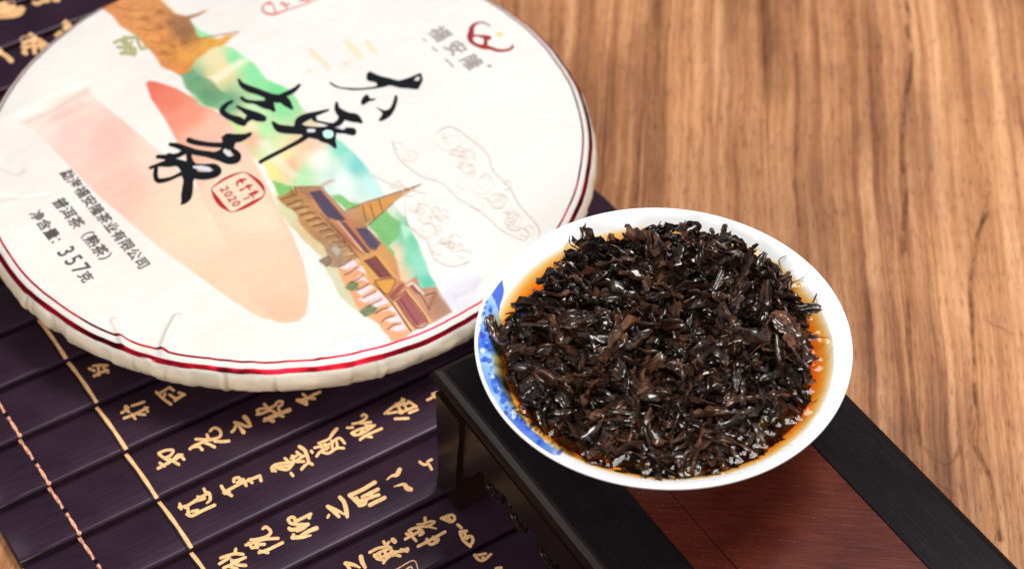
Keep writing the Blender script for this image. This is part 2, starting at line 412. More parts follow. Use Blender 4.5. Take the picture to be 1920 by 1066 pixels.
# ------------------------------------------------------------------ bamboo slip scroll
SLW = 2.13; A0 = 34.22            # a joint between two slips lies at a = A0 + k*SLW
B0, B1 = 6.77, 29.0
def slipz(a, b=None):
    t = ((A0 - a) / SLW) % 1.0     # 0 at the far edge of a slip, 1 at its near edge
    return .18 + .18*(1-(1-t/.64)**2)
def slipz_xy(x, y):
    a, b = toab(x, y); return slipz(a)
scroll = thing('bamboo_slip_scroll', 'dark purple lacquered bamboo slip scroll with gold characters lying under the tea cake', 'bamboo scroll', (*AB(38, 9), 0))
nt_, nb_ = 15, 3
tt = np.linspace(0.012, .988, nt_)
prof = [( -t*SLW, slipz(A0-t*SLW)) for t in tt]
prof = [(prof[0][0]-.0, .04)] + [(prof[0][0], prof[0][1]-.04)] + prof + [(prof[-1][0], prof[-1][1]-.05), (prof[-1][0], .04)]
def slip_mesh(seedshift):
    bs = [0, .05, .5, .95, 1.0]; V = []
    for bi, bb in enumerate([B0+seedshift, B0+.05+seedshift] + list(np.linspace(B0+1, B1-1, 8)) + [B1-.05, B1]):
        for (a_, z_) in prof:
            V.append((a_, bb, z_ if 0 < bi < 11 else max(.04, z_-.03)))
    nb2 = 12; npf = len(prof)
    F = [list(map(int, q)) for q in grid_faces(nb2, npf)]
    F += [list(range(npf)), list(range((nb2-1)*npf, nb2*npf))[::-1], ]
    F += [[i*npf, (i+1)*npf, (i+1)*npf+npf-1, i*npf+npf-1] for i in range(nb2-1)]
    V = abV(V)
    me = mesh('bamboo_slip', V, F, M_slip, True, (0, 0, 0))
    bm = bmesh.new(); bm.from_mesh(me); bmesh.ops.recalc_face_normals(bm, faces=bm.faces); bm.to_mesh(me); bm.free()
    me.polygons.foreach_set('use_smooth', [len(p_.vertices) == 4 for p_ in me.polygons])
    return me
slipmeshes = [slip_mesh(s_) for s_ in (0, .04, -.03)]
slips = {}
so = origin(scroll)
for k in range(-5, 15):
    o = bpy.data.objects.new('bamboo_slip', slipmeshes[k % 3]); sc.collection.objects.link(o); o.parent = scroll
    P = AB(A0 + k*SLW, 0); o.location = Vector((P[0]*CM, P[1]*CM, 0)) - so
    slips[k] = o
def slip_at(a): return slips[int(math.ceil((a-A0)/SLW - 1e-6))]
# which slip: slip k spans a in [A0+(k-1)*SLW, A0+k*SLW]
# holes, cord and painted gold line on every slip
def tube(P, rad, seg=8, twist=0):
    V = []; F = []; P = [Vector(q) for q in P]; n = len(P)
    up = Vector((0, 0, 1))
    for i, q in enumerate(P):
        d = (P[min(i+1, n-1)]-P[max(i-1, 0)]).normalized(); s_ = d.cross(up)
        if s_.length < 1e-4: s_ = Vector((1, 0, 0))
        s_.normalize(); u_ = s_.cross(d)
        r_ = rad[i] if hasattr(rad, '__len__') else rad
        for j in range(seg):
            th = 2*math.pi*j/seg + twist*i
            V.append(q + (s_*math.cos(th)+u_*math.sin(th))*r_)
    for i in range(n-1):
        for j in range(seg):
            F.append([i*seg+j, i*seg+(j+1) % seg, (i+1)*seg+(j+1) % seg, (i+1)*seg+j])
    F += [list(range(seg))[::-1], list(range((n-1)*seg, n*seg))]
    return [v[:] for v in V], F
def bfun(b, a): return AB(a, b)
for k, o in slips.items():
    atop = A0 + k*SLW
    for bc in (8.57, 27.2):
        if bc > 20 and k < -1: pass
        th_ = .52
        V = []; F = []
        for (t0, t1) in ((-.01, th_-.02), (th_+.03, .985)):
            for strand in (0, 1):
                pts = []
                for i in range(25):
                    u = i/24; t = t0+(t1-t0)*u; a_ = atop - t*SLW
                    zz = slipz(max(min(a_, atop-.01), atop-SLW+.01)) + .035
                    if u > .85 and t1 < .9: zz -= (u-.85)*1.0
                    if u < .12 and t0 > .1: zz -= (.12-u)*1.0
                    ph = u*6 + strand*math.pi
                    q = AB(a_ + 0, bc + .022*math.cos(ph) + .04*(t-.5)); pts.append((q[0], q[1], zz+.018*math.sin(ph)))
                v, f = tube(pts, .036, 6); F += [[i+len(V) for i in q] for q in f]; V += v
        # knot where the cord dives between two slips
        q = AB(atop-.97*SLW, bc+.02)
        bm = bmesh.new(); bmesh.ops.create_uvsphere(bm, u_segments=10, v_segments=6, radius=.075)
        kn = len(V); V += [(v.co.x+q[0], v.co.y+q[1], v.co.z*.8+slipz(atop-.97*SLW)+.05) for v in bm.verts]
        F += [[v.index+kn for v in f.verts] for f in bm.faces]; bm.free()
        part('cord', V, F, M_cord, o)
        q = AB(atop-th_*SLW, bc+.015); V = []
        for j in range(16):
            an = 2*math.pi*j/16; V.append((q[0]+.075*math.cos(an), q[1]+.06*math.sin(an), slipz(atop-th_*SLW)+.006))
        part('cord_hole', V, [list(range(16))], M_gap, o, False)
    V = []; F = []
    n = 14
    for i in range(n):
        t = .01+.975*i/(n-1); a_ = atop-t*SLW; wv = .055+.006*math.sin(k*3+i)
        for s_ in (-1, 1):
            q = AB(a_, 11.03+.03*math.sin(k*2.1)+s_*wv+.035*(t-.5)); V.append((q[0], q[1], slipz(a_)+.010))
        if i: F.append([2*i-2, 2*i-1, 2*i+1, 2*i])
    part('gilt_line', V, F, M_gilt, o)
    V = []; F = []
    for i in range(n):
        t = .01+.975*i/(n-1); a_ = atop-t*SLW
        for s_ in (-1, 1):
            q = AB(a_, 10.90+.03*math.sin(k*2.1)+s_*.014+.035*(t-.5)); V.append((q[0], q[1], slipz(a_)+.008))
        if i: F.append([2*i-2, 2*i-1, 2*i+1, 2*i])
    part('incised_line', V, F, M_gap, o)

# gilt characters, each traced stroke by stroke
chars = []
def ch(x0, y0, s, w, strokes): chars.append([[(x0+p_[0]/s, y0+p_[1]/s, 1.22*(p_[2] if len(p_) > 2 else w)) for p_ in st] for st in strokes])
A_ = (150, 640, 4.1, 4.6)
ch(*A_, [[(70,205),(110,225)],[(100,185),(150,180),(210,185)],[(110,268),(160,242),(215,225)],[(140,190),(148,260)],[(180,200),(215,240)]])
ch(*A_, [[(320,545),(370,510),(350,488)],[(345,500),(375,540)],[(340,590),(420,560),(520,510)],[(400,490),(450,475),(490,460)],[(400,560),(425,595)],[(450,560),(500,565)],[(500,510),(520,540)]])
ch(*A_, [[(585,380),(640,440),(700,485)],[(600,400),(690,345)],[(690,350),(720,375)],[(640,430),(655,400)],[(690,410),(740,440),(800,410)],[(760,395),(805,412)],[(730,458),(770,430)]])
ch(*A_, [[(605,850),(660,830),(715,832),(700,870),(650,892),(608,862)],[(640,890),(700,920),(760,870),(800,908)],[(690,905),(760,948)],[(690,930),(650,950),(600,978)],[(615,935),(650,960)],[(740,905),(785,872)]])
B_ = (340, 720, 5.921, 4.6)
ch(*B_, [[(95,720),(150,680),(300,620),(400,600),(440,560),(420,500),(360,475),(320,512)],[(160,605),(250,612),(330,620)],[(285,555),(300,600)],[(190,680),(232,730)],[(260,650),(310,670),(370,702)],[(370,635),(450,642),(530,635)],[(120,700),(200,690)]])
ch(*B_, [[(562,530),(590,500),(620,440),(650,480),(690,535,7)],[(590,420),(650,435),(720,470),(770,465)],[(700,360,7.5),(735,400,7),(768,460)]])
ch(*B_, [[(840,285),(880,268),(980,262),(1040,230),(1070,192),(1120,190),(1115,230),(1080,250)],[(920,210),(960,260),(990,290)],[(840,335),(900,322),(990,292),(1060,330)],[(920,410),(1000,370,7),(1100,330,6),(1200,290,7)],[(930,385),(1020,412,6)],[(1060,340),(1130,362)],[(1080,280),(1110,330)],[(850,290),(852,330)]])
ch(*B_, [[(1290,180,6),(1340,182,6),(1400,160),(1480,165)],[(1310,195),(1390,230)],[(1400,160),(1450,130),(1540,90)],[(1350,110),(1390,150)],[(1380,170),(1395,215)]])
ch(*B_, [[(1010,960),(1005,920),(1050,885),(1150,870),(1230,862)],[(1045,965),(1010,930)],[(1050,920),(1150,910),(1220,900)],[(1080,935),(1180,950),(1240,885)],[(1150,815),(1190,860)],[(1230,790),(1260,860)],[(1220,820),(1280,790)],[(1240,860),(1360,860)],[(1290,840),(1370,790)],[(1280,745),(1340,800)],[(1310,680,6),(1370,730,6),(1400,810,5.5),(1420,870),(1455,895)],[(1420,870),(1370,910),(1335,950)],[(1220,995),(1240,1020)]])
C_ = (320, 840, 4.717, 5.0)
ch(*C_, [[(78,480),(92,530)],[(75,512),(150,500),(240,440),(330,390)],[(130,520),(200,470),(300,440)],[(290,340,4),(310,380),(340,390),(350,450),(320,485,3)],[(150,520),(160,580)],[(145,585),(190,600),(290,550),(390,505)],[(190,560),(240,550)],[(240,420),(270,440)]])
ch(*C_, [[(447,325),(480,380),(540,420)],[(470,390),(540,350),(640,300),(790,242)],[(788,242),(800,288)],[(560,290),(560,260),(600,250),(612,280),(590,300)],[(640,270),(668,330)],[(690,272),(720,305)],[(480,400),(520,380)]])
ch(*C_, [[(815,697),(840,680),(880,720),(880,750),(840,780),(760,800),(710,802)],[(665,850),(740,830),(830,802),(950,797)],[(690,830),(720,880)],[(740,812),(768,878)],[(720,880),(770,872)],[(760,850),(830,850)],[(782,925),(860,900),(990,838)],[(790,912),(860,925)]])
ch(*C_, [[(575,885),(570,920)],[(442,965),(500,945),(570,930),(640,937)],[(432,1020),(480,990),(520,965)],[(540,1000),(600,990),(660,967)],[(540,990),(580,1030),(665,1038)],[(470,1060),(540,1030),(600,1000)],[(530,1050),(590,1070)]])
D_ = (500, 760, 5.333, 4.3)
ch(*D_, [[(700,220,5.5),(660,270,6),(620,330),(520,370)],[(480,420),(560,400),(640,380),(700,330),(740,330),(780,380)],[(500,510),(540,460),(620,420)],[(560,470),(620,480),(700,430),(770,430)],[(580,380),(600,440)],[(650,350),(660,440)],[(700,360),(710,430)],[(445,452),(457,470)],[(540,390),(560,440)]])
ch(*D_, [[(950,90),(970,70),(1000,100),(980,130),(930,160),(860,175)],[(805,215),(860,215)],[(930,170),(1040,165)],[(980,170),(1000,200),(1080,200)],[(850,275),(920,240),(1000,220)],[(860,290),(940,290),(1080,200)],[(870,270),(880,300)],[(935,345),(1000,300),(1150,235)],[(990,310),(1050,320)],[(960,250),(930,290)]])
ch(400, 660, 2.626, 4.3, [[(845,300),(880,270),(940,230)],[(860,300),(930,290)],[(900,250),(930,300)],[(930,225),(950,280)],[(890,265),(960,250)],[(920,300),(990,270)],[(965,300),(1005,285)],[(895,330),(960,328)],[(960,240),(1000,270)]])
ch(400, 660, 2.626, 4.3, [[(1055,235),(1075,225)],[(1080,205),(1110,200),(1110,230)],[(1080,215),(1100,225)]])
ch(*D_, [[(1330,635,7),(1300,690,7),(1250,700,4),(1202,738,2)],[(1275,812,1.5),(1370,790,5),(1400,825,8),(1440,840,7)]])
ch(*D_, [[(1530,560),(1570,590),(1620,590),(1650,640)],[(1650,540),(1610,560),(1620,590)]])
E_ = (500, 900, 6.42, 5.3)
ch(*E_, [[(530,400),(430,450),(345,490)],[(520,410),(512,450)],[(345,490),(330,440),(290,430),(260,460),(290,510),(370,530),(500,530)],[(500,530),(440,580),(370,610)],[(270,580),(330,600)],[(600,580,7),(500,620,6),(420,670,6)],[(310,695,6),(420,688,6),(530,667,3)],[(325,660),(312,700)],[(270,575),(300,600),(420,560)]])
ch(*E_, [[(880,195,6),(930,260,6.5),(960,370,7),(970,440)],[(735,310,6),(840,360,5),(950,420,3)],[(740,320),(800,370,6),(870,440)],[(750,420,4),(735,450,4)]])
ch(*E_, [[(1300,20,7),(1150,110,6.5),(1000,175,7)],[(1000,180),(1060,240),(1120,310)],[(1340,110,6),(1240,160,6),(1150,200,5)],[(1080,210),(1100,240)],[(1350,180),(1250,210),(1160,250)],[(1120,310),(1180,290),(1200,240)],[(1110,290),(1150,240)],[(1420,215,6),(1330,260,6),(1240,305,6)],[(1250,150),(1270,210)]])
ch(*E_, [[(1135,910,7),(1150,980,7),(1185,1050)],[(950,990,7),(1040,1010,6),(1120,1050,3)],[(960,1000),(1000,1066)]])
F_ = (640, 860, 5.173, 4.8)
ch(*F_, [[(275,900),(350,860),(420,850)],[(410,790),(430,830),(480,860)],[(460,800),(430,840)],[(320,940),(380,900),(470,870),(500,900),(560,900),(640,880,7)],[(340,960),(400,950),(480,910)],[(370,920),(380,980)],[(420,890),(440,960)],[(410,1010),(440,970),(500,930),(570,945)],[(580,880),(640,900)],[(320,930),(350,970),(400,980)],[(480,870),(500,940)],[(500,780,8),(520,800,7)]])
ch(*F_, [[(810,555),(815,600)],[(735,625,3),(800,620,3.5),(860,600,4),(905,605,4),(880,630,3.5),(820,650,3.5)],[(655,690),(700,665),(820,650),(920,675,2.5)],[(620,775),(680,740),(780,690)],[(630,720),(680,745),(725,795)],[(670,700),(690,740)],[(760,690),(795,715),(760,740)],[(740,670),(780,700)]])
ch(*F_, [[(745,850),(860,790),(1005,710)],[(830,780),(860,830),(920,810),(940,780),(890,760)],[(900,780),(920,800)]])
ch(*F_, [[(545,1066,1.6),(700,985,1.8),(745,1070,1.8)],[(630,1066,2),(675,1045,2.5),(690,1066,2)],[(470,1110,1.6),(545,1066,1.6)]])
ch(*F_, [[(970,570),(1070,540),(1100,580),(1060,610),(975,572)],[(1040,570),(1060,600)]])
ch(*F_, [[(1130,640),(1165,670)]])
ch(*F_, [[(1150,710),(1215,700)],[(1155,730),(1185,790),(1250,840)],[(1180,770),(1260,750),(1275,795),(1250,830)],[(1190,720),(1220,770)]])
ch(*F_, [[(1290,905),(1330,960),(1380,970),(1450,910)],[(1320,910),(1400,900)],[(1370,940),(1400,960)]])
ch(*F_, [[(1500,1060),(1550,1055)]])
G_ = (0, 0, 7.615, 7.0)
ch(*G_, [[(-10,80),(100,50),(180,40)],[(-10,150),(120,110),(300,90,8)],[(-10,225),(120,230),(270,200,8),(330,120)],[(60,160),(200,160),(300,140)],[(120,80),(160,200)]])
ch(*G_, [[(480,15),(540,40),(610,-10)],[(640,0),(685,0)],[(770,-10),(830,0)]])
ch(*G_, [[(320,560),(440,530),(560,540)],[(440,500),(480,600)],[(320,640),(450,640),(650,640)],[(335,740),(360,680),(400,640)],[(500,760),(490,690),(560,620)],[(600,700),(680,650)],[(560,560),(640,620)],[(340,730),(370,765)]])
ch(*G_, [[(800,480),(860,430)],[(850,490),(900,490)],[(840,440),(870,510)],[(910,350),(960,380),(1020,400)],[(940,320),(960,400)],[(990,350),(940,390)]])
ch(*G_, [[(-10,710),(80,780,7),(160,870,8)]])
for st in chars:
    c0 = np.mean([p_[:2] for s_ in st for p_ in s_], axis=0); X, Y = G(c0[0], c0[1], .34)
    o = slip_at(toab(X, Y)[0])
    V, F = decal(st, .34, slipz_xy, .010, .0008, 4)
    part('gilt_character', V, F, M_gilt, o)

# ------------------------------------------------------------------ tea cake in its printed wrapper
CX, CY, ZTOP = -7.31, 49.31, 2.74
RR = [0.001]+list(np.arange(.12, 9.3, .052))+[9.36, 9.42, 9.48, 9.54, 9.60, 9.66, 9.72, 9.78, 9.84, 9.90, 9.95, 9.99, 10.02, 10.03, 10.01, 9.96, 9.88, 9.78, 9.66, 9.50, 9.30, 9.06, 8.75, 8.3]
def top_prof(r):
    return ZTOP - .02*np.clip((r-8.8)/.8, 0, 1)**2 - .42*np.clip((r-9.5)/.5, 0, 1)**2.2
rimz = {}
ZZ = []
for i, r in enumerate(RR):
    if i == 0 or (r >= RR[i-1] and r < 10.03): ZZ.append(float(top_prof(np.array(min(r, 10.0)))))
    else: ZZ.append(None)
imax = RR.index(10.03)
side = [2.10, 1.99, 1.87, 1.74, 1.60, 1.46, 1.30, 1.13, .94, .72, .47]
ZZ[imax-1] = 2.20
for i, z in enumerate(side): ZZ[imax+i] = z
ZZ[imax-2] = 2.32; ZZ[imax-3] = 2.41; ZZ[imax-4] = 2.50
RR = np.array(RR); ZZ = np.array(ZZ, float)
NA = 1300
TH = np.linspace(0, 2*np.pi, NA, endpoint=False)
creases = [[(332, 598), (318, 625), (306, 655)], [(214, 603), (222, 620), (230, 640)], [(0, 300), (14, 312), (32, 318)], [(0, 366), (40, 372), (90, 366)],
           [(45, 220), (90, 200), (150, 165)], [(1003, 215), (1040, 222), (1070, 232)], [(860, 560), (890, 548), (915, 520)], [(600, 665), (640, 640), (700, 630)]]
crW = [[G(x, y, ZTOP) for x, y in c_] for c_ in creases]
crA = [(.16, .13), (.12, .10), (-.12, .2), (-.05, .06), (-.10, .25), (-.06, .10), (.05, .15), (.05, .14)]
ridge = [(rs.uniform(0, 2*np.pi), rs.uniform(.012, .035), rs.uniform(.25, 1.0)) for _ in range(120)]
def relief(x, y):
    """raised folds and slack of the paper on the top, cm"""
    x = np.asarray(x, float); y = np.asarray(y, float); r = np.hypot(x-CX, y-CY); th = np.arctan2(y-CY, x-CX)
    z = .018*np.sin(x*.55+1)*np.cos(y*.47+.4) + .010*np.sin(x*1.3-y*.9)
    for W, (amp, wd) in zip(crW, crA):
        d = segdist(x, y, W); z = z + amp*np.exp(-(d/wd)**2)
    z = z + .012*np.sin(x*2.7+np.sin(y*1.9)*1.5)*np.sin(y*2.4+1.2*np.sin(x*1.7)) + .006*np.sin(x*5.1+2*np.sin(y*3.3))*np.sin(y*4.7-x*1.1)
    env = np.clip((r-7.6)/2, 0, 1)**1.5
    for t0, wd, am in ridge:
        dt = (th-t0+np.pi) % (2*np.pi)-np.pi
        z = z + .022*am*env*np.exp(-(dt/wd)**2)
    return z
rg, tg = np.meshgrid(RR, TH, indexing='ij'); zg = np.repeat(ZZ[:, None], NA, 1)
xg = CX+rg*np.cos(tg); yg = CY+rg*np.sin(tg)
topm = (np.arange(len(RR)) < imax)[:, None]
zg = zg + np.where(topm, relief(xg, yg), 0) 
# pleated side
sidew = np.clip((np.arange(len(RR))-(imax-6))/6, 0, 1)[:, None]
pl = np.zeros(NA)
for _ in range(90):
    t0 = rs.uniform(0, 2*np.pi); wd = rs.uniform(.006, .03); am = (.2+.8*rs.uniform()**4)*rs.choice([-1, 1])*.05
    dt = (TH-t0+np.pi) % (2*np.pi)-np.pi
    pl += am*np.tanh(dt/wd*3)*np.exp(-(dt/.035)**2)
lowf = .03*np.sin(TH*2+1)+.015*np.sin(TH*5+2)
rj = np.array([[noise.noise(Vector((math.cos(t)*9, math.sin(t)*9, i*.55)))+.35*noise.noise(Vector((math.cos(t)*34, math.sin(t)*34, i*.9))) for t in TH] for i in range(len(RR)-imax+7)])*.045
dr = np.zeros_like(rg); dr += sidew*(pl+lowf)[None, :]
dr[imax-7:] += rj[:len(RR)-imax+7]*sidew[imax-7:]
crz = np.zeros_like(rg); cridx = np.clip(np.arange(len(RR))-(imax-7), 0, 30)
for _ in range(150):
    t0 = rs.uniform(0, 2*np.pi); sl = rs.normal(0, .0022); wd = rs.uniform(.004, .008); am = rs.uniform(.15, 1)**1.5; i0 = rs.randint(0, 9); i1 = i0+rs.randint(5, 18)
    win = np.clip(np.minimum(cridx-i0, i1-cridx)/2.5, 0, 1)
    dt = (tg-(t0+sl*cridx)[:, None]+np.pi) % (2*np.pi)-np.pi
    crz += am*np.exp(-(dt/wd)**2)*(win*(cridx > 0))[:, None]
for _ in range(60):   # short slanting wrinkles
    t0 = rs.uniform(0, 2*np.pi); ic = rs.uniform(4, 16); ln = rs.uniform(.03, .09); sl = rs.uniform(-60, 60); am = rs.uniform(.2, .8)
    dt = (tg-t0+np.pi) % (2*np.pi)-np.pi
    di = cridx[:, None]-(ic+sl*dt); crz += am*np.exp(-(di/1.1)**2)*np.exp(-(dt/ln)**2)*(cridx > 0)[:, None]
crz = np.clip(crz, 0, 1.3); dr = dr-.035*crz
xg = CX+(rg+dr)*np.cos(tg); yg = CY+(rg+dr)*np.sin(tg)
zg[imax:] += .05*np.sin(TH*5+.5)[None, :]*np.linspace(0, 0, len(RR)-imax)[:, None]
def cakez(x, y):
    r = math.hypot(x-CX, y-CY); z = float(np.interp(r, RR[:imax], ZZ[:imax])); return z+float(relief(np.array([x]), np.array([y]))[0])
Vc = np.column_stack([xg.ravel(), yg.ravel(), zg.ravel()])

# ---- the watercolour print: pigment computed per vertex from traced outlines
px, py = Snp(Vc[:, 0], Vc[:, 1], Vc[:, 2])
pig = np.tile(lin((246, 243, 241)), (len(Vc), 1))
r_all = np.repeat(RR[:, None], NA, 1).ravel(); idx_all = np.repeat(np.arange(len(RR))[:, None], NA, 1).ravel()
istop = (idx_all < imax-3) & (py < 760) & (py > -420)
J = np.where(istop)[0]; jx = px[J]; jy = py[J]
wn = np.zeros(len(J))
# cheap smooth noise by sines, warped
def snoise(x, y, s, k=0):
    return (np.sin(x*s+1.3*np.sin(y*s*.8+k)+k)+np.sin(y*s*1.17+1.7*np.sin(x*s*.6-k)+2*k)+np.sin((x+y)*s*.71+k*3+1.1*np.sin((x-y)*s*.9)))/3
def paint(P, cols, soft=3., alpha=1., rough=0., fine=.0, s=None):
    """P outline, cols = one colour or [(x, y, colour)] blended by distance"""
    if s: P = [(s[0]+x/s[2], s[1]+y/s[2]) for x, y in P]
    if s and not isinstance(cols, tuple): cols = [(s[0]+x/s[2], s[1]+y/s[2], c) for x, y, c in cols]
    xs = [q[0] for q in P]; ys = [q[1] for q in P]; mg = soft*2+6+rough
    m_ = (jx > min(xs)-mg) & (jx < max(xs)+mg) & (jy > min(ys)-mg) & (jy < max(ys)+mg)
    x = jx[m_]; y = jy[m_]
    if not len(x): return
    sd = inside_sd(x+rough*snoise(x, y, .11, 2), y+rough*snoise(x, y, .13, 5), P)
    al = np.clip(sd/soft*.5+.5, 0, 1); al = al*al*(3-2*al)*alpha
    if isinstance(cols, tuple): c_ = np.tile(lin(cols), (len(x), 1))
    else:
        Wt = 0; c_ = 0
        for (cx_, cy_, cc) in cols:
            w_ = 1/((x-cx_)**2+(y-cy_)**2+60)**1.6; Wt = Wt+w_; c_ = c_+w_[:, None]*lin(cc)
        c_ = c_/Wt[:, None]
    if fine: c_ = c_*(1+fine*(snoise(x, y, .45, 1)*.6+snoise(x, y, .16, 4)*.6))[:, None]
    I = J[m_]; pig[I] = pig[I]*(1-al[:, None])+np.clip(c_, 0, 1)*al[:, None]
# pale washes
paint([(0,215),(70,160),(160,60),(200,20),(330,140),(420,230),(600,700),(300,690),(100,600),(-40,430)], (253,247,238), 30, .35)
paint([(0,270),(60,235),(130,310),(260,470),(400,600),(300,680),(100,600),(-40,430)], (250,243,240), 20, .5)
# pink band running into the peach gourd
paint([(38,228),(95,185),(160,163),(185,190),(230,225),(300,285),(350,335),(400,380),(440,395),(560,470),(578,545),(574,592),(540,606),(490,596),(440,566),(300,465),(185,368),(130,312),(70,250)],
      [(70,225,(253,235,226)),(150,180,(252,228,218)),(150,250,(250,214,203)),(200,270,(248,198,187)),(240,350,(249,200,184)),(330,380,(251,220,196)),(330,440,(252,220,192)),(430,400,(254,226,203)),(450,500,(250,212,184)),(540,560,(249,208,178)),(400,530,(250,212,182)),(300,300,(250,220,205))], 2.2, .98, .4, .02)
paint([(100,215),(150,190),(170,196),(120,222),(80,236)], (240,190,175), 8, .45)
paint([(273,156),(280,151),(292,153),(330,165),(400,205),(440,235),(470,290),(500,345),(520,385),(548,440),(570,495),(579,545),(576,580),(562,602),(520,604),(470,560),(430,470),(385,385),(345,290),(310,225),(283,185)],
      [(285,165,(238,112,86)),(320,190,(240,126,98)),(330,225,(243,146,120)),(360,215,(243,150,122)),(400,240,(249,194,170)),(370,260,(249,190,165)),(440,260,(249,208,190)),(430,330,(252,222,198)),(480,400,(253,224,198)),(470,470,(249,211,184)),(540,520,(250,208,180)),(540,590,(247,200,170))], 2, .96, .3, .02)
paint([(448,300),(480,310),(500,345),(520,385),(548,440),(570,495),(579,545),(574,548),(565,500),(540,442),(510,385),(470,340)], (244,205,182), 2, .5)
# landscape ribbon
paint([(192,-60),(200,15),(230,50),(280,90),(320,130),(345,150),(370,195),(400,205),(420,215),(450,262),(470,290),(500,320),(512,345),(525,400),(560,440),(600,480),(640,560),(700,600),(760,620),(845,575),(830,560),(815,530),(800,500),(782,462),(760,410),(720,360),(700,330),(680,300),(640,265),(602,240),(575,210),(558,188),(540,165),(500,150),(478,120),(440,95),(400,70),(365,50),(345,30),(310,0),(295,-60)],
      [(340,15,(250,240,215)),(380,70,(150,235,170)),(440,110,(140,235,170)),(400,105,(242,228,180)),(420,130,(250,222,170)),(480,140,(135,232,165)),(520,170,(120,225,150)),(400,150,(235,225,160)),(370,150,(120,175,135)),(430,190,(110,165,125)),(395,188,(140,210,170)),(400,200,(200,235,170)),(480,215,(200,240,190)),(530,200,(140,230,160)),(470,235,(250,238,190)),(470,260,(244,190,160)),(440,250,(205,245,160)),(500,240,(180,240,170)),
       (510,285,(210,245,195)),(505,320,(250,235,150)),(545,310,(249,185,145)),(530,290,(250,232,170)),(575,270,(250,205,165)),(570,330,(180,235,180)),(600,300,(240,250,240)),(590,262,(240,205,185)),(640,275,(130,225,205)),(670,310,(125,215,212)),(640,340,(240,253,250)),(700,350,(200,240,240)),(620,330,(205,235,225)),(700,400,(240,230,210)),(760,440,(120,205,165)),(770,480,(130,215,180)),(740,480,(245,215,185)),(740,520,(246,200,160)),(600,420,(225,190,140)),(800,525,(120,215,190))], 3, .97, 3, .05)
paint([(385,150),(450,110),(470,112),(400,160)], (252,246,225), 5, .7); paint([(480,265),(500,262),(560,330),(545,335)], (252,244,225), 5, .5)
# far temple
T1 = [(255,30,(226,150,85)),(300,20,(214,140,80)),(330,45,(165,110,70)),(345,60,(150,95,65)),(300,60,(228,145,75)),(320,90,(232,150,70)),(290,70,(235,150,80)),(350,105,(235,160,70)),(400,75,(238,170,60)),(330,130,(230,140,70)),(215,20,(225,140,85))]
paint([(188,12),(196,-20),(290,-20),(312,15),(330,25),(352,32),(392,19),(356,40),(368,62),(376,70),(412,72),(452,58),(418,84),(385,98),(368,112),(352,138),(335,142),(300,122),(282,92),(252,66),(225,48)], T1, 2.5, .95, 3, .18)
for q in [(300,25),(318,42),(300,50),(335,62),(345,80),(270,35),(322,85),(308,100)]: paint([(q[0]-7,q[1]-4),(q[0]+6,q[1]-5),(q[0]+8,q[1]+4),(q[0]-5,q[1]+5)], (150,92,58), 4, .6, 3)
paint([(338,142),(360,130),(395,152),(432,182),(440,205),(425,214),(402,205),(378,190),(352,165)], [(360,145,(110,170,125)),(400,175,(85,145,105)),(430,200,(120,185,140))], 3, .8, 4, .15)
# near temple and its park, traced in an enlarged view
Z = (400, 300, 2.994)
paint([(1050,355),(1110,385),(1150,465),(1200,600),(1245,700),(1190,725),(1130,610),(1075,480)], [(1080,400,(190,235,215)),(1120,430,(110,205,165)),(1180,600,(150,225,205)),(1215,690,(95,205,175))], 3, .95, 1, .03, Z)
paint([(668,200),(700,190),(722,196),(762,232),(832,240),(802,262),(742,282),(702,242)], (128,195,110), 2, .95, 2, .1, Z)
paint([(865,355),(960,275),(1052,350),(1040,425),(985,485),(1025,520),(1022,570),(990,600),(950,500),(925,440)], (124,190,118), 2, .95, 3, .1, Z)
paint([(330,112),(445,150),(432,192),(372,208),(350,170)], (126,200,112), 2, .95, 2, .1, Z)
paint([(360,215),(450,160),(540,190),(600,270),(680,350),(760,450),(825,545),(790,572),(700,605),(600,585),(590,560),(640,548),(620,480),(560,440),(500,372),(470,312),(420,270)], [(420,220,(178,125,72)),(520,330,(190,138,86)),(640,420,(176,130,88)),(700,540,(160,128,100)),(620,560,(176,150,122)),(760,520,(186,140,96))], 2, .95, 2, .14, Z)
for k in range(9):
    bx = 420+k*38; by = 262+k*34
    paint([(bx,by),(bx+10,by-6),(bx+70,by-24),(bx+60,by-8)], (232,196,140), 1.6, .7, 0, 0, Z)
    paint([(bx+20,by+14),(bx+28,by+8),(bx+90,by-12),(bx+82,by)], (140,96,58), 1.6, .55, 0, 0, Z)
paint([(660,500),(690,470),(720,500),(690,540)], (200,196,186), 4, .7, 3, 0, Z); paint([(600,570),(640,540),(660,570),(630,600)], (120,100,84), 3, .6, 3, 0, Z)
paint([(448,150),(600,148),(622,170),(742,298),(862,378),(945,460),(1030,560),(1050,672),(1080,690),(1140,650),(1165,720),(1250,708),(1345,852),(1235,912),(1112,965),(1000,805),(900,695),(820,555),(700,400),(600,300),(520,200)], [(480,170,(170,116,84)),(620,280,(214,150,108)),(760,420,(190,118,86)),(900,620,(226,166,92)),(1000,700,(206,140,96)),(1110,820,(216,150,120)),(1260,800,(180,128,104)),(1200,740,(196,140,112))], 1.8, .96, 0, .08, Z)
paint([(700,605),(790,560),(832,572),(905,695),(1000,808),(1112,965),(1060,1010),(1000,1022),(930,922),(830,852),(745,722)], (236,168,118), 2, .95, 2, .05, Z)
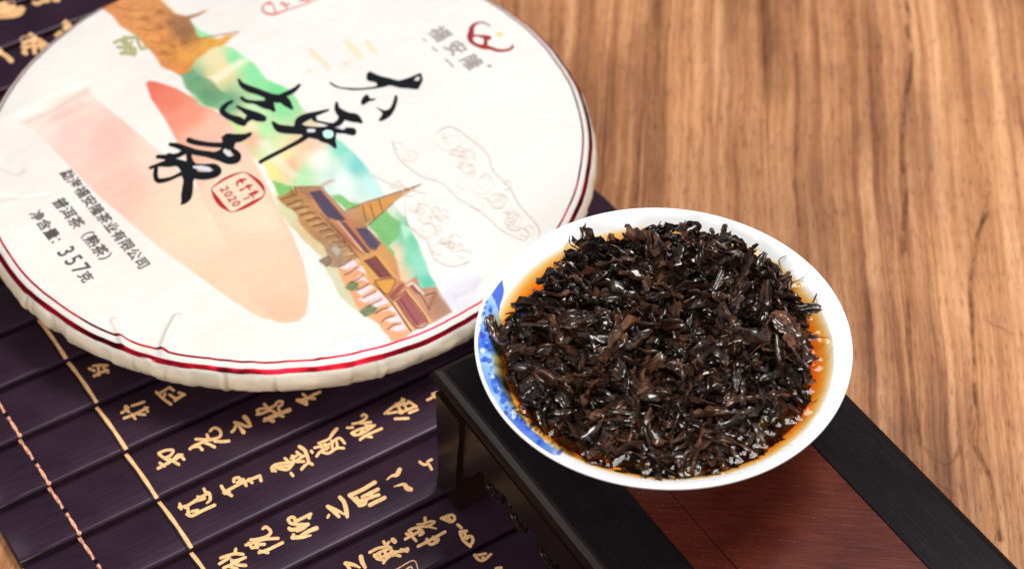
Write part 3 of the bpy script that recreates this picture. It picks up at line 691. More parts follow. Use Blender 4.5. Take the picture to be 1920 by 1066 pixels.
for (x0,y0,x1,y1,x2,y2,x3,y3) in [(700,600,790,560,812,590,745,615),(760,640,840,592,862,640,800,610),(775,690,830,640,880,690,830,668),(800,735,880,700,905,715,830,760),(815,780,940,725,960,760,850,800),(880,800,960,765,990,800,900,830),(945,850,1010,815,1040,865,985,840),(960,900,1040,865,1065,905,1000,910),(990,950,1060,905,1085,945,1030,960)]:
    paint([(x0,y0),(x1,y1),(x2,y2),(x3,y3)], (246,226,236), 1.6, .95, 0, 0, Z)
paint([(735,715),(765,680),(815,685),(815,720),(770,740)], (96,130,84), 2, .9, 2, .2, Z); paint([(820,845),(870,815),(920,830),(900,860),(850,880)], (96,126,96), 2, .9, 2, .2, Z)
blue = (72,68,104)
paint([(538,180),(600,168),(742,335),(718,345),(640,322),(585,250)], blue, 1.4, .96, 0, .08, Z)
paint([(800,385),(852,375),(938,470),(915,502),(878,495)], (76,76,112), 1.4, .96, 0, .08, Z)
paint([(700,342),(742,350),(885,520),(852,522)], (104,62,70), 1.4, .9, 0, 0, Z)
paint([(690,338),(700,335),(860,530),(846,532)], (232,190,160), 1, .8, 0, 0, Z)
paint([(845,562),(910,538),(1002,655),(935,662)], (132,66,76), 1.4, .96, 0, .08, Z)
paint([(1025,792),(1080,738),(1202,902),(1130,935)], (164,88,92), 1.4, .96, 0, .05, Z)
paint([(978,762),(1058,688),(1076,702),(1008,788)], (152,78,74), 1.4, .9, 0, 0, Z)
paint([(1092,700),(1120,690),(1175,752),(1140,750)], (150,84,84), 1.4, .9, 0, 0, Z)
paint([(905,680),(1022,668),(975,757)], (226,164,72), 1.4, .95, 0, 0, Z)
paint([(815,560),(830,552),(905,675),(975,760),(965,772),(895,690)], (222,166,74), 1.2, .9, 0, 0, Z)
paint([(905,530),(918,525),(1040,665),(1022,672)], (232,172,92), 1.2, .9, 0, 0, Z)
paint([(1010,800),(1022,790),(1128,945),(1112,958)], (236,186,122), 1.2, .9, 0, 0, Z)
paint([(1078,735),(1092,728),(1232,908),(1215,912)], (236,186,122), 1.2, .9, 0, 0, Z)
paint([(1085,700),(1120,682),(1185,748),(1178,758),(1118,695),(1090,712)], (246,228,214), 1.2, .9, 0, 0, Z)
paint([(1200,830),(1235,742),(1262,745),(1215,840)], (160,96,72), 1.4, .7, 0, 0, Z)
paint([(738,292),(800,262),(858,238),(950,208),(1060,170),(1165,138),(1060,205),(1000,250),(940,302),(862,362),(850,385),(800,372)], [(780,300,(196,140,100)),(880,270,(216,146,60)),(960,260,(214,150,66)),(1100,170,(196,150,92)),(850,350,(178,130,78))], 1.6, .95, 0, .06, Z)
paint([(590,140),(660,108),(690,112),(620,150)], (206,160,140), 1.6, .7, 0, 0, Z)
paint([(1270,742),(1340,700),(1430,650),(1500,640),(1480,800),(1345,852)], (226,226,242), 6, .8, 3, 0, Z)
paint([(1245,640),(1300,590),(1440,560),(1440,640),(1300,720)], (244,242,248), 8, .6, 0, 0, Z)
pig *= np.array([.83, .818, .80])*(1+.03*np.sin(Vc[:, 0]*.9+1.2*np.sin(Vc[:, 1]*.7))[:, None]*np.sin(Vc[:, 1]*.8+.5)[:, None])
# slight beige of the side, where the paper is stretched over the pressed tea
sm = np.clip((idx_all-(imax-5))/4, 0, 1)
nz = np.array([noise.noise(Vector((v[0]*.8, v[1]*.8, v[2]*1.2))) for v in Vc[idx_all >= imax-6]])
nzf = np.zeros(len(Vc)); nzf[idx_all >= imax-6] = nz
beige = lin((234, 219, 193))[None, :]*(1+.22*nzf[:, None])*(1-.26*crz.ravel()[:, None]*np.array([.8, 1, 1.25]))  # shade of the creases is painted into the pigment too
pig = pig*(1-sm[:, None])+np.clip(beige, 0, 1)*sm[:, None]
cake = thing('wrapped_tea_cake', 'round tea cake in white printed paper wrapper with black brush calligraphy and red rim lines', 'tea cake', (CX, CY, .42))
body = part('paper_wrapper', Vc, grid_faces(len(RR), NA, True), M_paper, cake)
colattr(body.data, pig)

# printed marks on the wrapper
def mark(name, m_, strokes, lift=.010):
    V, F = decal(strokes, ZTOP, cakez, lift, .0008, 5); return part(name, V, F, m_, cake)
def sp_(s, strokes, w=3): return strokes_to_px(strokes, *s, w)
def pl_(s, P): return poly([(s[0]+x/s[2], s[1]+y/s[2]) for x, y in P])
X1 = (600, 120, 8.727); X2 = (400, 140, 9.69); X3 = (480, 180, 8.2); X4 = (270, 240, 6.6625)
def raw(P):
    from mathutils.geometry import tessellate_polygon
    t = tessellate_polygon([[Vector((x, y, 0)) for x, y in P]]); return ([np.array(p) for p in P], [list(q) for q in t])
mark('brush_character', M_ink, [pl_(X1, [(820,120),(900,160),(1000,195),(1150,230),(1280,260),(1380,240),(1500,200),(1580,165),(1650,145),(1670,200),(1685,250),(1660,320),(1630,370),(1600,410),(1450,395),(1320,385),(1200,355),(1130,348),(1060,370),(940,395),(800,410),(650,425),(500,425),(370,405),(270,385),(190,345),(150,310),(180,305),(260,350),(350,380),(480,390),(650,395),(800,380),(920,362),(930,330),(900,300),(780,270),(760,200),(780,140)]),
    pl_(X1, [(760,490),(800,520),(820,560),(890,560),(920,565),(870,595),(800,610),(740,650),(700,670),(670,640),(680,580),(710,530)]),
    pl_(X1, [(1225,500),(1260,510),(1270,570),(1255,650),(1220,750),(1160,840),(1080,900),(990,935),(960,910),(990,870),(1020,810),(980,760),(910,700),(980,730),(1050,755),(1120,740),(1170,680),(1200,600)])])
mark('worn_spot', M_spot, sp_(X1, [[(1560,262,20),(1600,240,50),(1620,222,20)]]), .014)
mark('brush_character', M_ink, sp_(X3, [[(265,420,40),(350,500,90),(500,525,95),(700,540,80),(790,560,60)],[(1110,217,25),(950,268,50),(800,322,80),(680,385,95),(640,460,80)],[(650,470,60),(800,492,30),(1000,502,36),(1150,490,60)],
    [(720,565,60),(850,595,80),(960,600,110),(1030,670,60),(1130,700,60),(1220,785,30)],[(760,560,30),(900,560,50),(980,560,60)],[(1180,480,60),(1200,580,50),(1185,680,60),(1215,775,40)],[(1000,520,40),(1120,520,50),(1230,530,60),(1350,530,70),(1480,550,90),(1490,560,80)],[(1000,660,60),(1100,668,50),(1180,650,40)],
    [(65,1020,38),(250,920,42),(450,820,42),(650,710,48),(780,620,60)],[(1320,340,80),(1280,400,70),(1200,445,55),(1130,440,45)],[(1240,115,35),(1250,200,65),(1320,270,95),(1420,315,95),(1540,345,95),(1620,400,35)],[(900,360,60),(940,392,26),(1050,415,26),(1150,440,36)]]))
mark('worn_spot', M_spot, sp_(X3, [[(810,540,36),(890,540,36)],[(1290,490,30),(1350,498,30)]]), .020)
mark('worn_spot', M_tealspot, sp_(X3, [[(1095,590,90),(1130,590,90)]]), .020)
mark('brush_character', M_ink, sp_(X2, [[(460,100,30),(520,190,70),(640,260,90),(800,310,90),(950,370,90),(1080,430,110),(1250,450,110),(1340,520,110),(1430,620,40)],[(1200,410,60),(1350,350,70),(1480,280,60),(1565,195,40)],[(515,430,50),(600,490,50),(750,510,50),(900,540,100),(1020,560,130),(1100,650,50)],[(980,460,70),(1040,500,80)],
    [(340,490,40),(240,550,60),(160,660,80),(230,740,80),(330,790,80),(460,840,110),(550,880,90)],[(440,590,40),(550,650,60),(700,730,110),(820,780,120),(910,805,90)],[(600,850,60),(640,800,80),(700,770,90)]]))
mark('brush_character', M_ink, sp_(X4, [[(560,150,50),(650,180,50),(800,205,45),(950,220,50),(1020,220,60)],[(330,205,35),(420,220,50),(520,260,60),(650,300,55),(800,330,60),(950,370,70),(1060,410,70),(1150,390,80),(1170,340,60),(1120,290,50)],[(860,330,30),(950,310,45),(1010,280,60)],[(1000,350,50),(1060,395,50)],
    [(170,355,35),(300,360,50),(420,340,45),(510,290,50)],[(320,370,90),(330,430,80)],[(80,495,30),(180,460,35),(300,440,70),(400,430,70),(500,460,80)],[(150,500,40),(145,600,45),(180,655,45),(300,640,35),(400,600,30),(480,560,40)],
    [(560,330,50),(570,400,60),(575,480,130),(560,560,150),(555,650,95),(545,750,100),(530,850,100),(500,915,60),(465,950,15)],[(430,430,60),(500,480,100)],[(600,455,20),(750,465,20),(880,490,60),(930,540,60),(880,580,70),(750,600,70),(620,580,70)]])
    + [pl_(X4, [(965,125),(1030,75),(1150,80),(1260,75),(1340,55),(1345,90),(1280,140),(1200,180),(1150,190),(1130,240),(1110,290),(1060,280),(1000,270),(970,230),(980,170)])])
mark('worn_spot', M_spot, sp_(X4, [[(620,490,16),(720,505,46),(815,525,40)],[(1020,300,40),(1065,335,46)]]), .024)
# red seal
X5 = (380, 310, 10.66)
seal = mark('red_seal', M_redink, sp_((380, 310, 10.66), [[(240,410,17),(400,300,32),(600,200,32),(780,145,12)],[(780,145,12),(880,160,14),(1050,270,44),(1180,400,51),(1240,520,22)],[(1240,520,14),(1200,630,22),(1000,740,51),(820,840,44),(660,910,17)],[(180,500,17),(270,650,65),(380,790,65),(530,910,17)],[(240,410,14),(190,450,12),(180,500,14)],[(530,910,12),(600,925,9),(660,910,12)]]))
mark('seal_character', M_redink, sp_(X5, [[(680,350,23),(760,300,35),(860,280,26)],[(740,280,26),(800,350,29)],[(690,330,26),(690,420,20)],[(860,440,29),(980,400,29)],[(900,400,26),(940,480,26)],[(750,500,26),(830,470,20)],[(940,590,32),(1100,530,32)],[(980,550,26),(1010,640,26)],[(820,680,17),(930,640,17)],[(1040,510,23),(1060,580,23)]]))
# type set along the wrapper; every line lies along e1 with its top towards e2
def glyph_mesh(txt):
    cu = bpy.data.curves.new('lettering', 'FONT'); cu.body = txt; cu.size = 1; cu.resolution_u = 3; cu.offset = .004
    ob = bpy.data.objects.new('lettering', cu); sc.collection.objects.link(ob)
    me = bpy.data.meshes.new_from_object(ob.evaluated_get(bpy.context.evaluated_depsgraph_get()))
    V = [(v.co.x, v.co.y) for v in me.vertices]; F = [list(p_.vertices) for p_ in me.polygons]
    bpy.data.objects.remove(ob); bpy.data.meshes.remove(me); bpy.data.curves.remove(cu); return V, F
def lettering(name, txt, c0, c1, ncell, m_, size=1., hh=.95, lift=.012, cw=1.0, base=.38, bold=0):
    """c0, c1: centres of first and last cell in picture units"""
    p0 = np.array(G(*c0, ZTOP)); p1 = np.array(G(*c1, ZTOP)); e1 = (p1-p0)/max(ncell-1, 1)
    if ncell == 1: e1 = p1-p0
    e2 = np.array([-e1[1], e1[0]])*hh
    for i, chx in enumerate(txt):
        if chx == ' ': continue
        V, F = glyph_mesh(chx)
        xs = [v[0] for v in V]; cxm = (min(xs)+max(xs))/2 if chx in '0123456789' else .5
        O = p0+e1*i
        W = []
        for (x, y) in V:
            q = O + e1*(x-cxm)*size*cw + e2*(y-base)*size; W.append((q[0], q[1], cakez(q[0], q[1])+lift))
        W2 = [(a_[0]+e1[0]*.022, a_[1]+e1[1]*.022, a_[2]+.001) for a_ in W]; W3 = [(a_[0]+e2[0]*.03, a_[1]+e2[1]*.03, a_[2]+.002) for a_ in W]
        nW = len(W); part(name, W+W2+W3, F+[[q+nW for q in f_] for f_ in F]+[[q+2*nW for q in f_] for f_ in F], m_, cake, False)
def c7_(x, y): return (40+x/4.265, 300+y/4.265)
lettering('printed_character', '勐海福安隆茶业有限公司', c7_(372,122), c7_(965,822), 11, M_grey, 1.0)
lettering('printed_character', '普洱茶（熟茶）', c7_(315,350), c7_(695,800), 7, M_grey, 1.0)
lettering('printed_character', '净含量：', c7_(130,450), c7_(298,660), 4, M_grey, 1.0)
lettering('printed_character', '357', c7_(360,730), c7_(478,868), 3, M_grey, 1.75, base=.35, cw=.82)
lettering('printed_character', '克', c7_(515,935), c7_(575,1005), 1, M_grey, 1.0)
def c6_(x, y): return (790+x/9.69, 30+y/9.69)
lettering('logo_character', '福安隆', c6_(335,320), c6_(915,845), 3, M_palegrey, .78, 1.0)
lettering('seal_character', '2020', (380+440/10.66, 310+470/10.66), (380+670/10.66, 310+760/10.66), 4, M_redink, 1.7, .9, base=.35)
X6 = (790, 30, 9.69)
mark('logo', M_logored, sp_(X6, [[(1250,190,14),(1150,130,18),(1020,130,26),(925,200,60),(905,300,80),(890,370,90),(905,460,60),(1000,530,45),(1130,570,60),(1250,590,45),(1400,640,40),(1550,640,35),(1650,590,36),(1655,545,24)],[(950,360,30),(1050,370,25),(1180,400,60),(1240,410,50)],[(1170,420,50),(1165,540,60)]]))
mark('logo_dot', M_yellow, sp_(X6, [[(1390,340,40),(1420,345,60),(1450,350,40)]]))
mark('small_print', M_palegrey, sp_(X6, [[(30,420,16),(90,450,16)],[(200,570,22),(290,630,22)],[(440,790,20),(580,930,20)],[(1210,915,30),(1260,925,36)]]))
M_brown = simple('brown_ink', L(128, 84, 58), .6, .2)
M_umber = simple('umber_ink', L(96, 66, 52), .6, .2)
ln = [[(450,152),(600,150),(622,172)],[(540,182),(588,252),(642,322),(718,345)],[(600,168),(742,335)],[(622,172),(740,300)],[(600,300),(700,410),(820,555)],[(640,330),(760,460),(850,530)],[(800,385),(878,495),(915,502)],[(852,375),(938,470)],
      [(845,562),(935,662)],[(910,538),(1002,655)],[(905,680),(1022,668),(975,757),(905,680)],[(1025,792),(1130,935),(1202,902),(1080,738)],[(900,695),(1000,805),(1112,965)],[(1078,738),(1008,790)],[(1000,800),(1112,960)],[(1160,745),(1215,840)],[(1190,760),(1245,742)],
      [(740,292),(860,240),(960,208),(1165,138)],[(850,385),(945,302),(1010,245)],[(880,250),(905,330)],[(840,262),(860,350)],[(930,225),(950,290)]]
ln += [[(380+k*36, 225+k*30), (440+k*36, 200+k*32), (470+k*34, 195+k*36)] for k in range(10)]
ln += [[(700+k*35, 600+k*44), (735+k*35, 590+k*42), (775+k*35, 555+k*46)] for k in range(9)]
mark('printed_line', M_brown, sp_(Z, ln, 1.3/1.1), .009)
mark('printed_line', M_umber, sp_(Z, [[(560,180),(700,335)],[(580,178),(722,338)],[(820,390),(900,495)],[(836,384),(918,490)],[(865,560),(950,660)],[(1050,780),(1150,925)],[(600,570),(640,545),(662,570),(632,600)],[(430,150),(445,190)],[(455,150),(470,185)]], 1.1/1.1), .0095)
M_ochre = simple('ochre_ink', L(176, 116, 70), .6, .2)
mark('printed_line', M_ochre, sp_((0, 0, 2.994), [[(640,30),(720,62),(800,60)],[(700,95),(770,112),(850,100)],[(770,160),(850,172),(925,150)],[(840,232),(910,242),(980,222)],[(880,302),(940,310),(990,292)],[(880,60),(940,80),(1010,110)],[(1010,120),(1150,62)],[(1060,230),(1340,182)],[(900,190),(925,250)],[(820,90),(845,140)]], 1.6/1.1), .009)
X8 = (470, 0, 7.11)
mark('label_outline', M_palered, sp_(X8, [[(900,-10,10),(700,70,12),(500,130,14),(350,190,22),(240,195,24),(170,160,24),(160,110,20),(200,60,16),(260,30,12)],[(230,60,24),(280,60,24)],[(300,80,14),(330,160,20)],[(400,40,16),(440,70,20),(520,60,16)],[(440,40,14),(480,110,18)],[(660,10,24),(780,0,30)]]))
mark('faint_verse', M_orangeink, sp_(X8, [[(800,660,40),(850,720,44),(930,790,40)],[(980,830,44),(1040,920,44)],[(1290,570,50),(1380,660,56),(1460,760,50)],[(1560,570,40),(1620,650,46),(1660,690,40)],[(1230,850,26),(1310,830,26)],[(750,940,16),(820,950,20)]]))
X9 = (0, 0, 2.994)
mark('olive_emblem', M_olive, sp_(X9, [[(640,240,12),(710,215,14),(780,215,12)],[(700,210,12),(720,260,16),(750,310,12)],[(660,265,12),(700,270,14)],[(680,300,14),(760,300,14)],[(770,220,12),(790,270,14),(820,270,10)],[(690,240,14),(760,280,14)],[(740,240,12),(700,290,12)]]))
# drifting cloud outlines
rc = random.Random(5)
cl = []
def curl(cx, cy, r, a0, turns, sq=.8, w=1.5, grow=1.):
    P = []; n = int(14*abs(turns))+4
    for i in range(n):
        u = i/(n-1); a = a0+turns*2*math.pi*u; rr = r*(.18+.82*u**grow)
        P.append((cx+rr*math.cos(a), cy+rr*math.sin(a)*sq, w*(.6+.4*math.sin(math.pi*u))))
    return P
for q in [(845,265,26,1,1.3),(880,300,22,3,1.2),(905,345,28,0,1.5),(870,345,18,4,1.2),(935,372,26,2,1.3),(900,385,20,5,1.1),(960,410,24,1,1.2),(990,430,18,2,1.1),(770,290,18,2,1.1),(745,275,12,0,1),
          (800,430,26,1,1.5),(830,400,20,3,1.2),(790,395,18,5,1.2),(850,450,26,2,1.3),(825,470,26,0,1.2),(770,360,16,4,1),(745,345,14,3,1),(870,480,20,1,1.1),(950,345,14,2,1)]:
    cl.append(curl(q[0], q[1], q[2], q[3], q[4]))
for _ in range(34):
    if rc.random() < .55: q = (845+rc.uniform(0, 1)*140+rc.uniform(-18, 18), 275, rc.uniform(8, 20)); q = (q[0], 262+(q[0]-830)*1.05+rc.uniform(-22, 22), q[2])
    else: q = (770+rc.uniform(0, 90), 0, rc.uniform(8, 18)); q = (q[0], 360+(q[0]-770)*1.15+rc.uniform(-20, 20), q[2])
    cl.append(curl(q[0], q[1], q[2], rc.uniform(0, 6), rc.uniform(.5, 1.1), rc.uniform(.5, .9), 1.2, rc.uniform(.7, 1.4)))
cl += [[(812,262,1),(825,245,1.4),(850,240,1.4),(885,262,1.4),(915,290,1.4),(925,320,1.4),(955,350,1.4),(975,385,1.4),(1010,425,1.4),(1010,455,1)],[(760,380,1),(765,420,1.4),(800,450,1.4),(815,485,1.4),(850,500,1.4),(880,490,1.2)],[(735,262,1),(750,300,1.3),(790,330,1.3),(830,345,1.3),(860,372,1.3),(905,400,1.3),(940,430,1.3),(980,450,1)],[(700,330,1),(730,345,1.3),(760,352,1.2),(800,365,1)]]
mark('cloud_outline', M_cloud, cl, .008)
# two red foil lines round the rim
def rimline(name, r0, r1, lift=.012):
    n = 720; V = []; F = []
    for i in range(n):
        t = 2*math.pi*i/n; j = i/n*NA; j0 = int(j) % NA; dj = (pl+lowf)[j0]
        for rr in (r0, (r0+r1)/2, r1):
            w_ = .012*math.sin(t*9)+.008*math.sin(t*23+1)
            ri = np.interp(rr+w_, RR[:imax], np.arange(imax)); sw = float(np.clip((ri-(imax-6))/6, 0, 1))
            rad = rr+w_+sw*dj; x = CX+rad*math.cos(t); y = CY+rad*math.sin(t)
            V.append((x, y, float(np.interp(rr+w_, RR[:imax], ZZ[:imax]))+float(relief(np.array([CX+(rr+w_)*math.cos(t)]), np.array([CY+(rr+w_)*math.sin(t)]))[0])+lift))
    for i in range(n):
        for k in (0, 1):
            a_ = i*3+k; b_ = ((i+1) % n)*3+k; F.append([a_, a_+1, b_+1, b_])
    part(name, V, F, M_foil, cake)
rimline('rim_line', 9.575, 9.635); rimline('rim_line', 9.79, 9.905, .02)

# ------------------------------------------------------------------ wooden display stand
ST = 5.3
stand = thing('wooden_display_stand', 'low dark wooden stand with reddish brown top panel and black frame under the bowl', 'display stand', (*AB(24, 22.8), .37))
def box_ab(name, a0, a1, b0, b1, z0, z1, m_, bev=.04, **k):
    V, F = bevel_box(a0, a1, b0, b1, z0, z1, bev); 
    return part(name, abV(V), flipF(F), m_, stand, False, **k)
AE = 32.35; AN = 12.0; BL, BR = 18.50, 27.02
box_ab('top_panel', AN+1.8, AE-1.80, 21.215, BR-1.75, ST-.5, ST-.012, M_red, .02)
box_ab('top_panel', AN+1.8, AE-1.80, BL+1.80, 21.19, ST-.5, ST-.022, M_red, .02)
box_ab('frame_rail', AN, AE, BR-1.735, BR, ST-.55, ST, M_ebony, .035)
box_ab('frame_rail', AN, AE, BL, BL+1.785, ST-.55, ST, M_ebony, .035)
box_ab('frame_rail', AE-1.785, AE-.002, BL+1.79, BR-1.74, ST-.55, ST-.003, M_ebony, .035)
box_ab('frame_rail', AN+.002, AN+1.785, BL+1.79, BR-1.74, ST-.55, ST-.003, M_ebony, .035)
box_ab('panel_bed', AN+.5, AE-.5, BL+.5, BR-.5, ST-.9, ST-.56, M_gap, 0)
# moulding swept round the outside
mp_ = [(0, ST-.10), (.10, ST-.13), (.26, ST-.20), (.34, ST-.32), (.36, ST-.42), (.30, ST-.50), (.18, ST-.56), (.10, ST-.66), (.08, ST-.80), (-.02, ST-.84), (-.3, ST-.84), (-.3, ST-.2)]
V = []; F = []; n = len(mp_)
for (sa, sb, ca, cb) in ((1, -1, AE, BL), (1, 1, AE, BR), (-1, 1, AN, BR), (-1, -1, AN, BL)):
    for (o_, z_) in mp_: V.append((ca+sa*(o_-.01), cb+sb*(o_-.01), z_))
for i in range(4):
    for j in range(n): F.append([i*n+j, i*n+(j+1) % n, ((i+1) % 4)*n+(j+1) % n, ((i+1) % 4)*n+j])
part('top_moulding', abV(V), F, M_ebony_side, stand, False)
LB0, LB1 = BL-.35, BR+.35; LA1, LA0 = AE+.05, AN-.05
LH = ST-.85
# legs: square posts that swell outwards at the foot, with a curl at the toe
def leg(sa, sb, ca, cb):
    V = []; F = []
    sect = [(LH, 1.25, 0), (3.6, 1.22, 0), (2.8, 1.10, .0), (2.0, 1.0, .0), (1.3, .98, .0), (.8, 1.08, .02), (.5, 1.2, .05), (.38, 1.2, .05)]
    for z_, wd, off in sect:
        for (u, v) in ((0, 0), (wd, 0), (wd, wd), (0, wd)):
            V.append((ca-sa*(u-off), cb-sb*(v-off), z_))
    for i in range(len(sect)-1):
        for j in range(4): F.append([i*4+j, i*4+(j+1) % 4, i*4+4+(j+1) % 4, i*4+4+j])
    F += [[0, 1, 2, 3], [28, 29, 30, 31]]
    part('leg', abV(V), F, M_ebony_side, stand, False)
for sa, ca in ((1, LA1), (-1, LA0)):
    for sb, cb in ((-1, LB0), (1, LB1)): leg(sa, sb, ca, cb)
# carved aprons between the legs
def apron(fix, at, u0, u1):
    V = []; F = []; n = 40
    for i in range(n+1):
        u = u0+(u1-u0)*i/n; s_ = min(u-u0, u1-u)/1.0
        low = 3.35 - 1.5*math.exp(-(s_/.7)**2) - .10*math.cos(s_*4.2)*min(1, s_)
        for (d, z_) in ((0, LH), (0, low), (.35, low), (.35, LH)):
            V.append((u, at+d, z_) if fix == 'b' else (at+d, u, z_))
    for i in range(n):
        for j in range(4): F.append([i*4+j, i*4+(j+1) % 4, i*4+4+(j+1) % 4, i*4+4+j])
    part('apron', abV(V), F, M_ebony_side, stand, False)
apron('b', LB0+.12, LA0+1.2, LA1-1.2); apron('b', LB1-.47, LA0+1.2, LA1-1.2)
apron('a', LA1-.47, LB0+1.2, LB1-1.2); apron('a', LA0+.12, LB0+1.2, LB1-1.2)
# scroll carvings hanging under the near apron
for q, (ac, sgn, R0) in enumerate([(29.9, 1, .62), (28.6, -1, .5), (27.2, 1, .6), (25.9, -1, .5)]):
    P = []
    for i in range(36):
        u = i/35; th = sgn*(u*3.6*math.pi)+.6; rr = R0*(1-.8*u)
        a_ = ac+rr*math.cos(th); z_ = 2.75+rr*math.sin(th)*.9
        qq = AB(a_, LB0+.3); P.append((qq[0], qq[1], z_))
    V, F = tube(P, [.10*(1-.5*i/35) for i in range(36)], 8)
    part('carved_scroll', V, F, M_ebony_side, stand)

# ------------------------------------------------------------------ porcelain bowl
BX, BY, BZ = 3.908, 35.68, 8.2
bowl = thing('porcelain_bowl', 'shallow white porcelain bowl with blue painted patch inside its left rim on the wooden stand', 'bowl', (BX, BY, ST))
inner = [(0.001, 6.35), (1.2, 6.36), (2.2, 6.50), (2.8, 6.72), (3.2, 6.97)]
rs_in = list(np.arange(3.4, 4.80, .02))
def inz(r): return np.interp(r, [0, 1.2, 2.2, 2.8, 3.2, 3.6, 3.9, 4.1, 4.3, 4.5, 4.65, 4.78], [6.35, 6.36, 6.5, 6.72, 6.97, 7.27, 7.50, 7.66, 7.82, 7.98, 8.09, 8.17])
P = inner+[(r, float(inz(r))) for r in rs_in]+[(4.80, 8.185), (4.83, 8.20), (4.86, 8.198), (4.877, 8.18), (4.88, 8.15), (4.86, 8.10), (4.75, 8.0), (4.4, 7.70), (3.9, 7.28), (3.2, 6.75), (2.6, 6.3), (2.3, 6.1), (2.25, 5.9), (2.28, ST+.02), (2.1, ST+.01), (2.0, ST+.3), (2.0, 6.0), (.001, 6.05)]
NB = 1500; P = np.array(P); TB = np.linspace(0, 2*np.pi, NB, endpoint=False)
rb, tb_ = np.meshgrid(P[:, 0], TB, indexing='ij'); zb = np.repeat(P[:, 1][:, None], NB, 1)
wob_ = 1+.0025*np.sin(2*tb_+.4)+.0012*np.sin(5*tb_)
xb = BX+rb*wob_*np.cos(tb_); yb = BY+rb*wob_*np.sin(tb_); zb = zb+.012*np.sin(3*tb_+1)*(rb > 3.4)
Vb = np.column_stack([xb.ravel(), yb.ravel(), zb.ravel()])
bp = np.tile(lin((253, 253, 254)), (len(Vb), 1))
bx_, by_ = Snp(Vb[:, 0], Vb[:, 1], Vb[:, 2])
inn = np.repeat((np.arange(len(P)) < len(inner)+len(rs_in))[:, None], NB, 1).ravel()
J = np.where(inn & (rb.ravel() > 2.7))[0]; jx = bx_[J]; jy = by_[J]; pig = bp
Q3 = (880, 640, 3.675); Q1 = (880, 380, 3.8075)
paint([(240,545),(245,620),(235,690),(205,790),(180,700),(158,650),(200,590)], (46,92,206), 1.5, .95, 1.5, .08, Q1)
paint([(155,650),(185,700),(205,790),(230,850),(250,1066),(62,1066),(62,960),(95,800),(120,710)], [(170,690,(150,190,240)),(130,740,(110,160,230)),(185,790,(150,195,240)),(110,840,(130,180,240)),(90,950,(60,105,222)),(150,950,(80,130,230)),(110,1040,(52,96,215)),(190,900,(170,205,240)),(180,1030,(70,120,225))], 1.5, .95, 1.5, .10, Q1)
paint([(60,-20),(250,-20),(225,60),(240,220),(300,400),(330,470),(420,590),(520,690),(640,760),(600,790),(560,790),(440,700),(330,600),(240,500),(165,400),(120,290),(85,240),(62,120)],
      [(110,20,(58,104,222)),(160,60,(70,120,226)),(130,110,(150,200,245)),(160,150,(196,224,246)),(190,190,(176,212,244)),(110,200,(110,165,235)),(160,270,(86,140,225)),(240,310,(60,100,210)),(200,330,(120,175,240)),(180,400,(170,210,245)),(250,360,(54,98,214)),(240,440,(140,190,240)),(300,500,(66,112,222)),(360,560,(54,100,220)),(420,640,(80,130,228)),(500,700,(60,110,215)),(560,760,(70,120,210)),(600,770,(190,212,240))], 1.5, .94, 2, .12, Q3)
# painted petals and outlines
rq = random.Random(11)
def petal(cx, cy, r, c_, al=.8):
    paint([(cx+r*math.cos(a)*(1+.3*rq.random()), cy+r*math.sin(a)*(1+.3*rq.random())) for a in np.linspace(0, 2*math.pi, 8)[:-1]], c_, 1.3, al, .6, 0)
for i in range(90):
    u = rq.random(); base_ = np.array([(912,560),(905,600),(906,650),(915,700),(930,740),(955,775),(985,805),(1015,830),(1045,848)])
    k_ = u*(len(base_)-1); i0 = min(int(k_), len(base_)-2); c0 = base_[i0]+(base_[i0+1]-base_[i0])*(k_-i0)
    petal(c0[0]+rq.uniform(-6, 16), c0[1]+rq.uniform(-12, 4), rq.uniform(1.5, 5.5), rq.choice([(34,72,190),(44,88,205),(50,92,214),(60,105,222),(150,200,245),(220,236,250),(96,150,232),(52,76,160)]), .8)
# crackle under the glaze on the right
def thin(P_, c_, wd, al):
    m_ = (jx > min(q[0] for q in P_)-6) & (jx < max(q[0] for q in P_)+6) & (jy > min(q[1] for q in P_)-6) & (jy < max(q[1] for q in P_)+6)
    d = segdist(jx[m_], jy[m_], P_); a_ = np.exp(-(d/wd)**2)*al; I = J[m_]; bp[I] = bp[I]*(1-a_[:, None])+lin(c_)*a_[:, None]
for i in range(46):
    th = R(rq.uniform(-100, 38)); r0 = rq.uniform(3.9, 4.5); r1 = r0+rq.uniform(.15, .6); dth = rq.uniform(-.10, .10)
    pts = []
    for u in np.linspace(0, 1, 6):
        rr = min(r0+(r1-r0)*u, 4.74); tt_ = th+dth*u+rq.uniform(-.012, .012)
        X_, Y_ = BX+rr*math.cos(tt_), BY+rr*math.sin(tt_); a1, a2 = Snp(np.array(X_), np.array(Y_), np.array(float(inz(rr)))); pts.append((float(a1), float(a2)))
    thin(pts, (176,192,222), .8, .30)
for i in range(16):
    th = R(rq.uniform(-100, 30)); rr = rq.uniform(4.2, 4.65); pts = []
    for u in np.linspace(0, 1, 7):
        t_ = th+.22*u; r_ = rr+rq.uniform(-.05, .05)
        a1, a2 = Snp(np.array(BX+r_*math.cos(t_)), np.array(BY+r_*math.sin(t_)), np.array(float(inz(r_)))); pts.append((float(a1), float(a2)))
    thin(pts, (180,196,226), .8, .28)
for q in [(978, 489), (972, 492), (985, 480), (996, 478), (970, 499)]: petal(q[0], q[1], .9, (205, 210, 222), .8)
bw = part('bowl_shell', Vb, grid_faces(len(P), NB, True), M_porc, bowl)
colattr(bw.data, bp)

# ------------------------------------------------------------------ wet tea leaves heaped in the bowl
LZ = 7.91                                   # level of the tea
